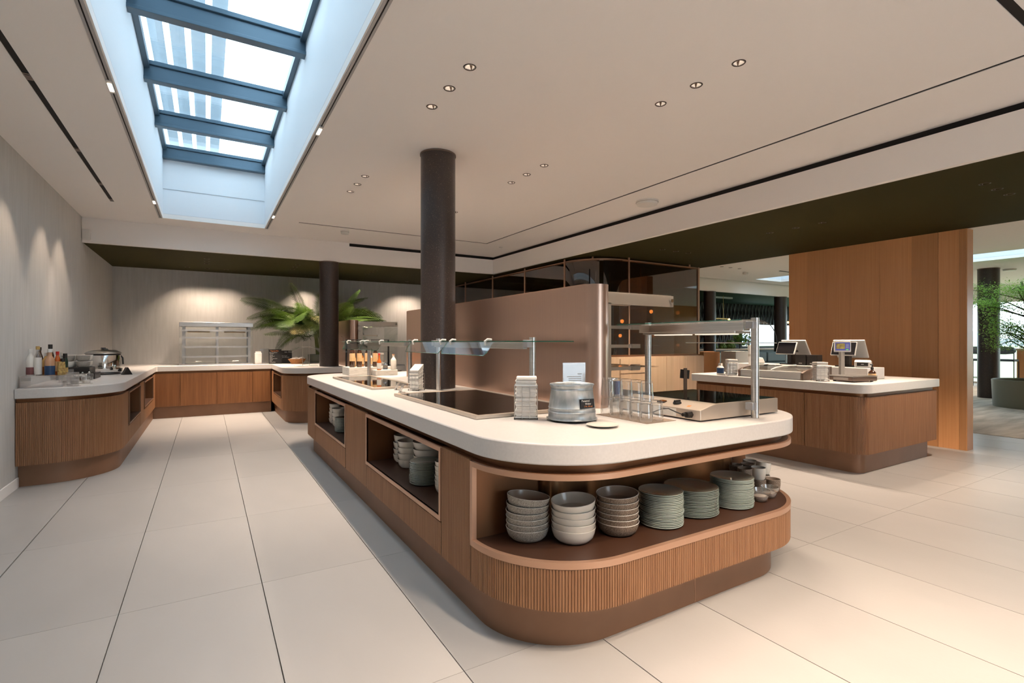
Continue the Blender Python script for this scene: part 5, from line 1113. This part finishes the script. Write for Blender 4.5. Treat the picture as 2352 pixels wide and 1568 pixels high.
cs = MB((13.1, 9.6, ZS)).box(12.6, 13.4, 9.55, 9.65, ZS - .05, ZS - .0005).build('linear_vent', 'alu_grey', loc=(13.1, 9.6, ZS)); tag(cs, 'pale linear vent on the green soffit of the far room', 'vent')
sp = thing('track_spot', 'black twin track spotlight on the far ceiling beside the oak wall', 'spotlight', (12.0, 6.9, ZC)); MB().box(-.6, .6, -.015, .015, -.012, -.0005).build('track', 'black_plastic', sp)
for s_ in (-1, 1): q = MB().cyl((0, 0, -.13), .035, .13, 14).build('head', 'black_plastic', sp, loc=(s_ * .09, 0, -.03)); q.rotation_euler = (0, R(22) * s_, 0)
detector(11.0, 7.5, ZC, .06, .05, 'white smoke detector on the far ceiling')
detector(15.6, 4.05, ZC, .12, .04, 'round white access point beside the lounge column')
# pendant cylinder by the oak wall end
pc = thing('cylinder_pendant', 'black cylinder pendant hanging beyond the end of the oak wall', 'pendant lamp', (10.5, 3.55, 1.72)); MB().cyl((0, 0, 0), .075, .36, 24).build('shade', 'black_plastic', pc, smooth=True); MB().tube([(0, 0, .36), (0, 0, ZC - 1.72)], .004, 5).build('cord', 'black_plastic', pc); 
# indoor tree in round planter
pn = thing('round_planter', 'large round olive grey planter under the indoor tree', 'planter', (13.55, 3.15, .005)); MB().lathe([(.60, 0), (.62, .52), (.60, .53), (.57, .52), (.57, .42), (.001, .42)], 48).build('body', 'planter', pn, smooth=True)
tr = thing('indoor_tree', 'slender indoor tree with bright green leaves in the lounge', 'tree', (13.55, 3.15, .43))
MB().tube([(0, 0, 0), (.05, .03, .5), (-.02, .10, 1.0), (.06, .12, 1.5), (.0, .2, 2.0)], [.06, .05, .045, .035, .02], 8).build('trunk', 'bark', tr, smooth=True)
rn = random.Random(5); br = MB(); lf = MB(); 
for k in range(24):
    a = rn.uniform(0, 6.283) if k > 13 else rn.uniform(1.6, 4.2); z0 = rn.uniform(.55, 1.75); L = rn.uniform(.5, 1.0); p0 = Vector((0, .1, z0)); p1 = p0 + Vector((math.cos(a) * L * .5, math.sin(a) * L * .5, .18)); p2 = p0 + Vector((math.cos(a) * L, math.sin(a) * L, .2 + rn.uniform(-.15, .15)))
    br.tube([tuple(p0), tuple(p1), tuple(p2)], [.016, .011, .005], 5)
    for q in range(1000):
        s = rn.uniform(.35, 1.05); c = p0.lerp(p2, s) + Vector((rn.gauss(0, .12), rn.gauss(0, .12), .06 + rn.gauss(0, .07))); d = Vector((rn.uniform(-1, 1), rn.uniform(-1, 1), rn.uniform(-.5, .3))).normalized(); u = d.cross(Vector((0, 0, 1))).normalized(); l = rn.uniform(.012, .024); i = len(lf.v)
        lf.v += [tuple(c - d * l), tuple(c + u * l * .5), tuple(c + d * l), tuple(c - u * l * .5)]; lf.f.append((i, i + 1, i + 2, i + 3))
br.build('branches', 'bark', tr, smooth=True); lf.build('foliage', 'tree_leaf', tr, kind='stuff')
# bar table and stools by the windows
bt = thing('bar_table', 'long oak bar table before the lounge windows', 'table', (19.35, 5.2, .004)); MB().box(-.35, .35, -2.2, 2.0, 1.02, 1.07).build('table_top', 'oak_pale', bt); 
for y in (-2.0, -.55, 1.75): MB().box(-.3, .3, y - .05, y + .15, 0, 1.02).build('side_panel', 'oak_wall', bt)
def stool(x, y, rz, lb):
    t = thing('bar_stool', lb, 'bar stool', (x, y, .0045), rz, 'bar stools at the window table'); MB().prism(rrect(-.21, .21, -.2, .2, .06, 6), .72, .78).build('seat', 'blue_grey', t, bev=.015)
    MB().tube([(-.24, .20, 1.02), (-.2, .215, 1.02), (-.05, .245, 1.02), (.05, .245, 1.02), (.2, .215, 1.02), (.24, .20, 1.02)], [.04, .09, .11, .11, .09, .04], 10).build('backrest', 'blue_grey', t, smooth=True)
    for sx in (-.2, .2):
        MB().tube([(sx, -.18, 0), (sx, -.18, .72)], .011, 6).build('leg', 'black_plastic', t); MB().tube([(sx, .2, 0), (sx, .2, 1.03)], .011, 6).build('leg', 'black_plastic', t)
    MB().tube([(-.2, -.18, .25), (.2, -.18, .25), (.2, .2, .25), (-.2, .2, .25)], .009, 5, True).build('foot_ring', 'black_plastic', t)
stool(18.62, 5.45, R(90), 'dark bar stool seen to the left of the lounge column'); stool(18.75, 4.93, R(90), 'dark bar stool seen to the right of the lounge column')
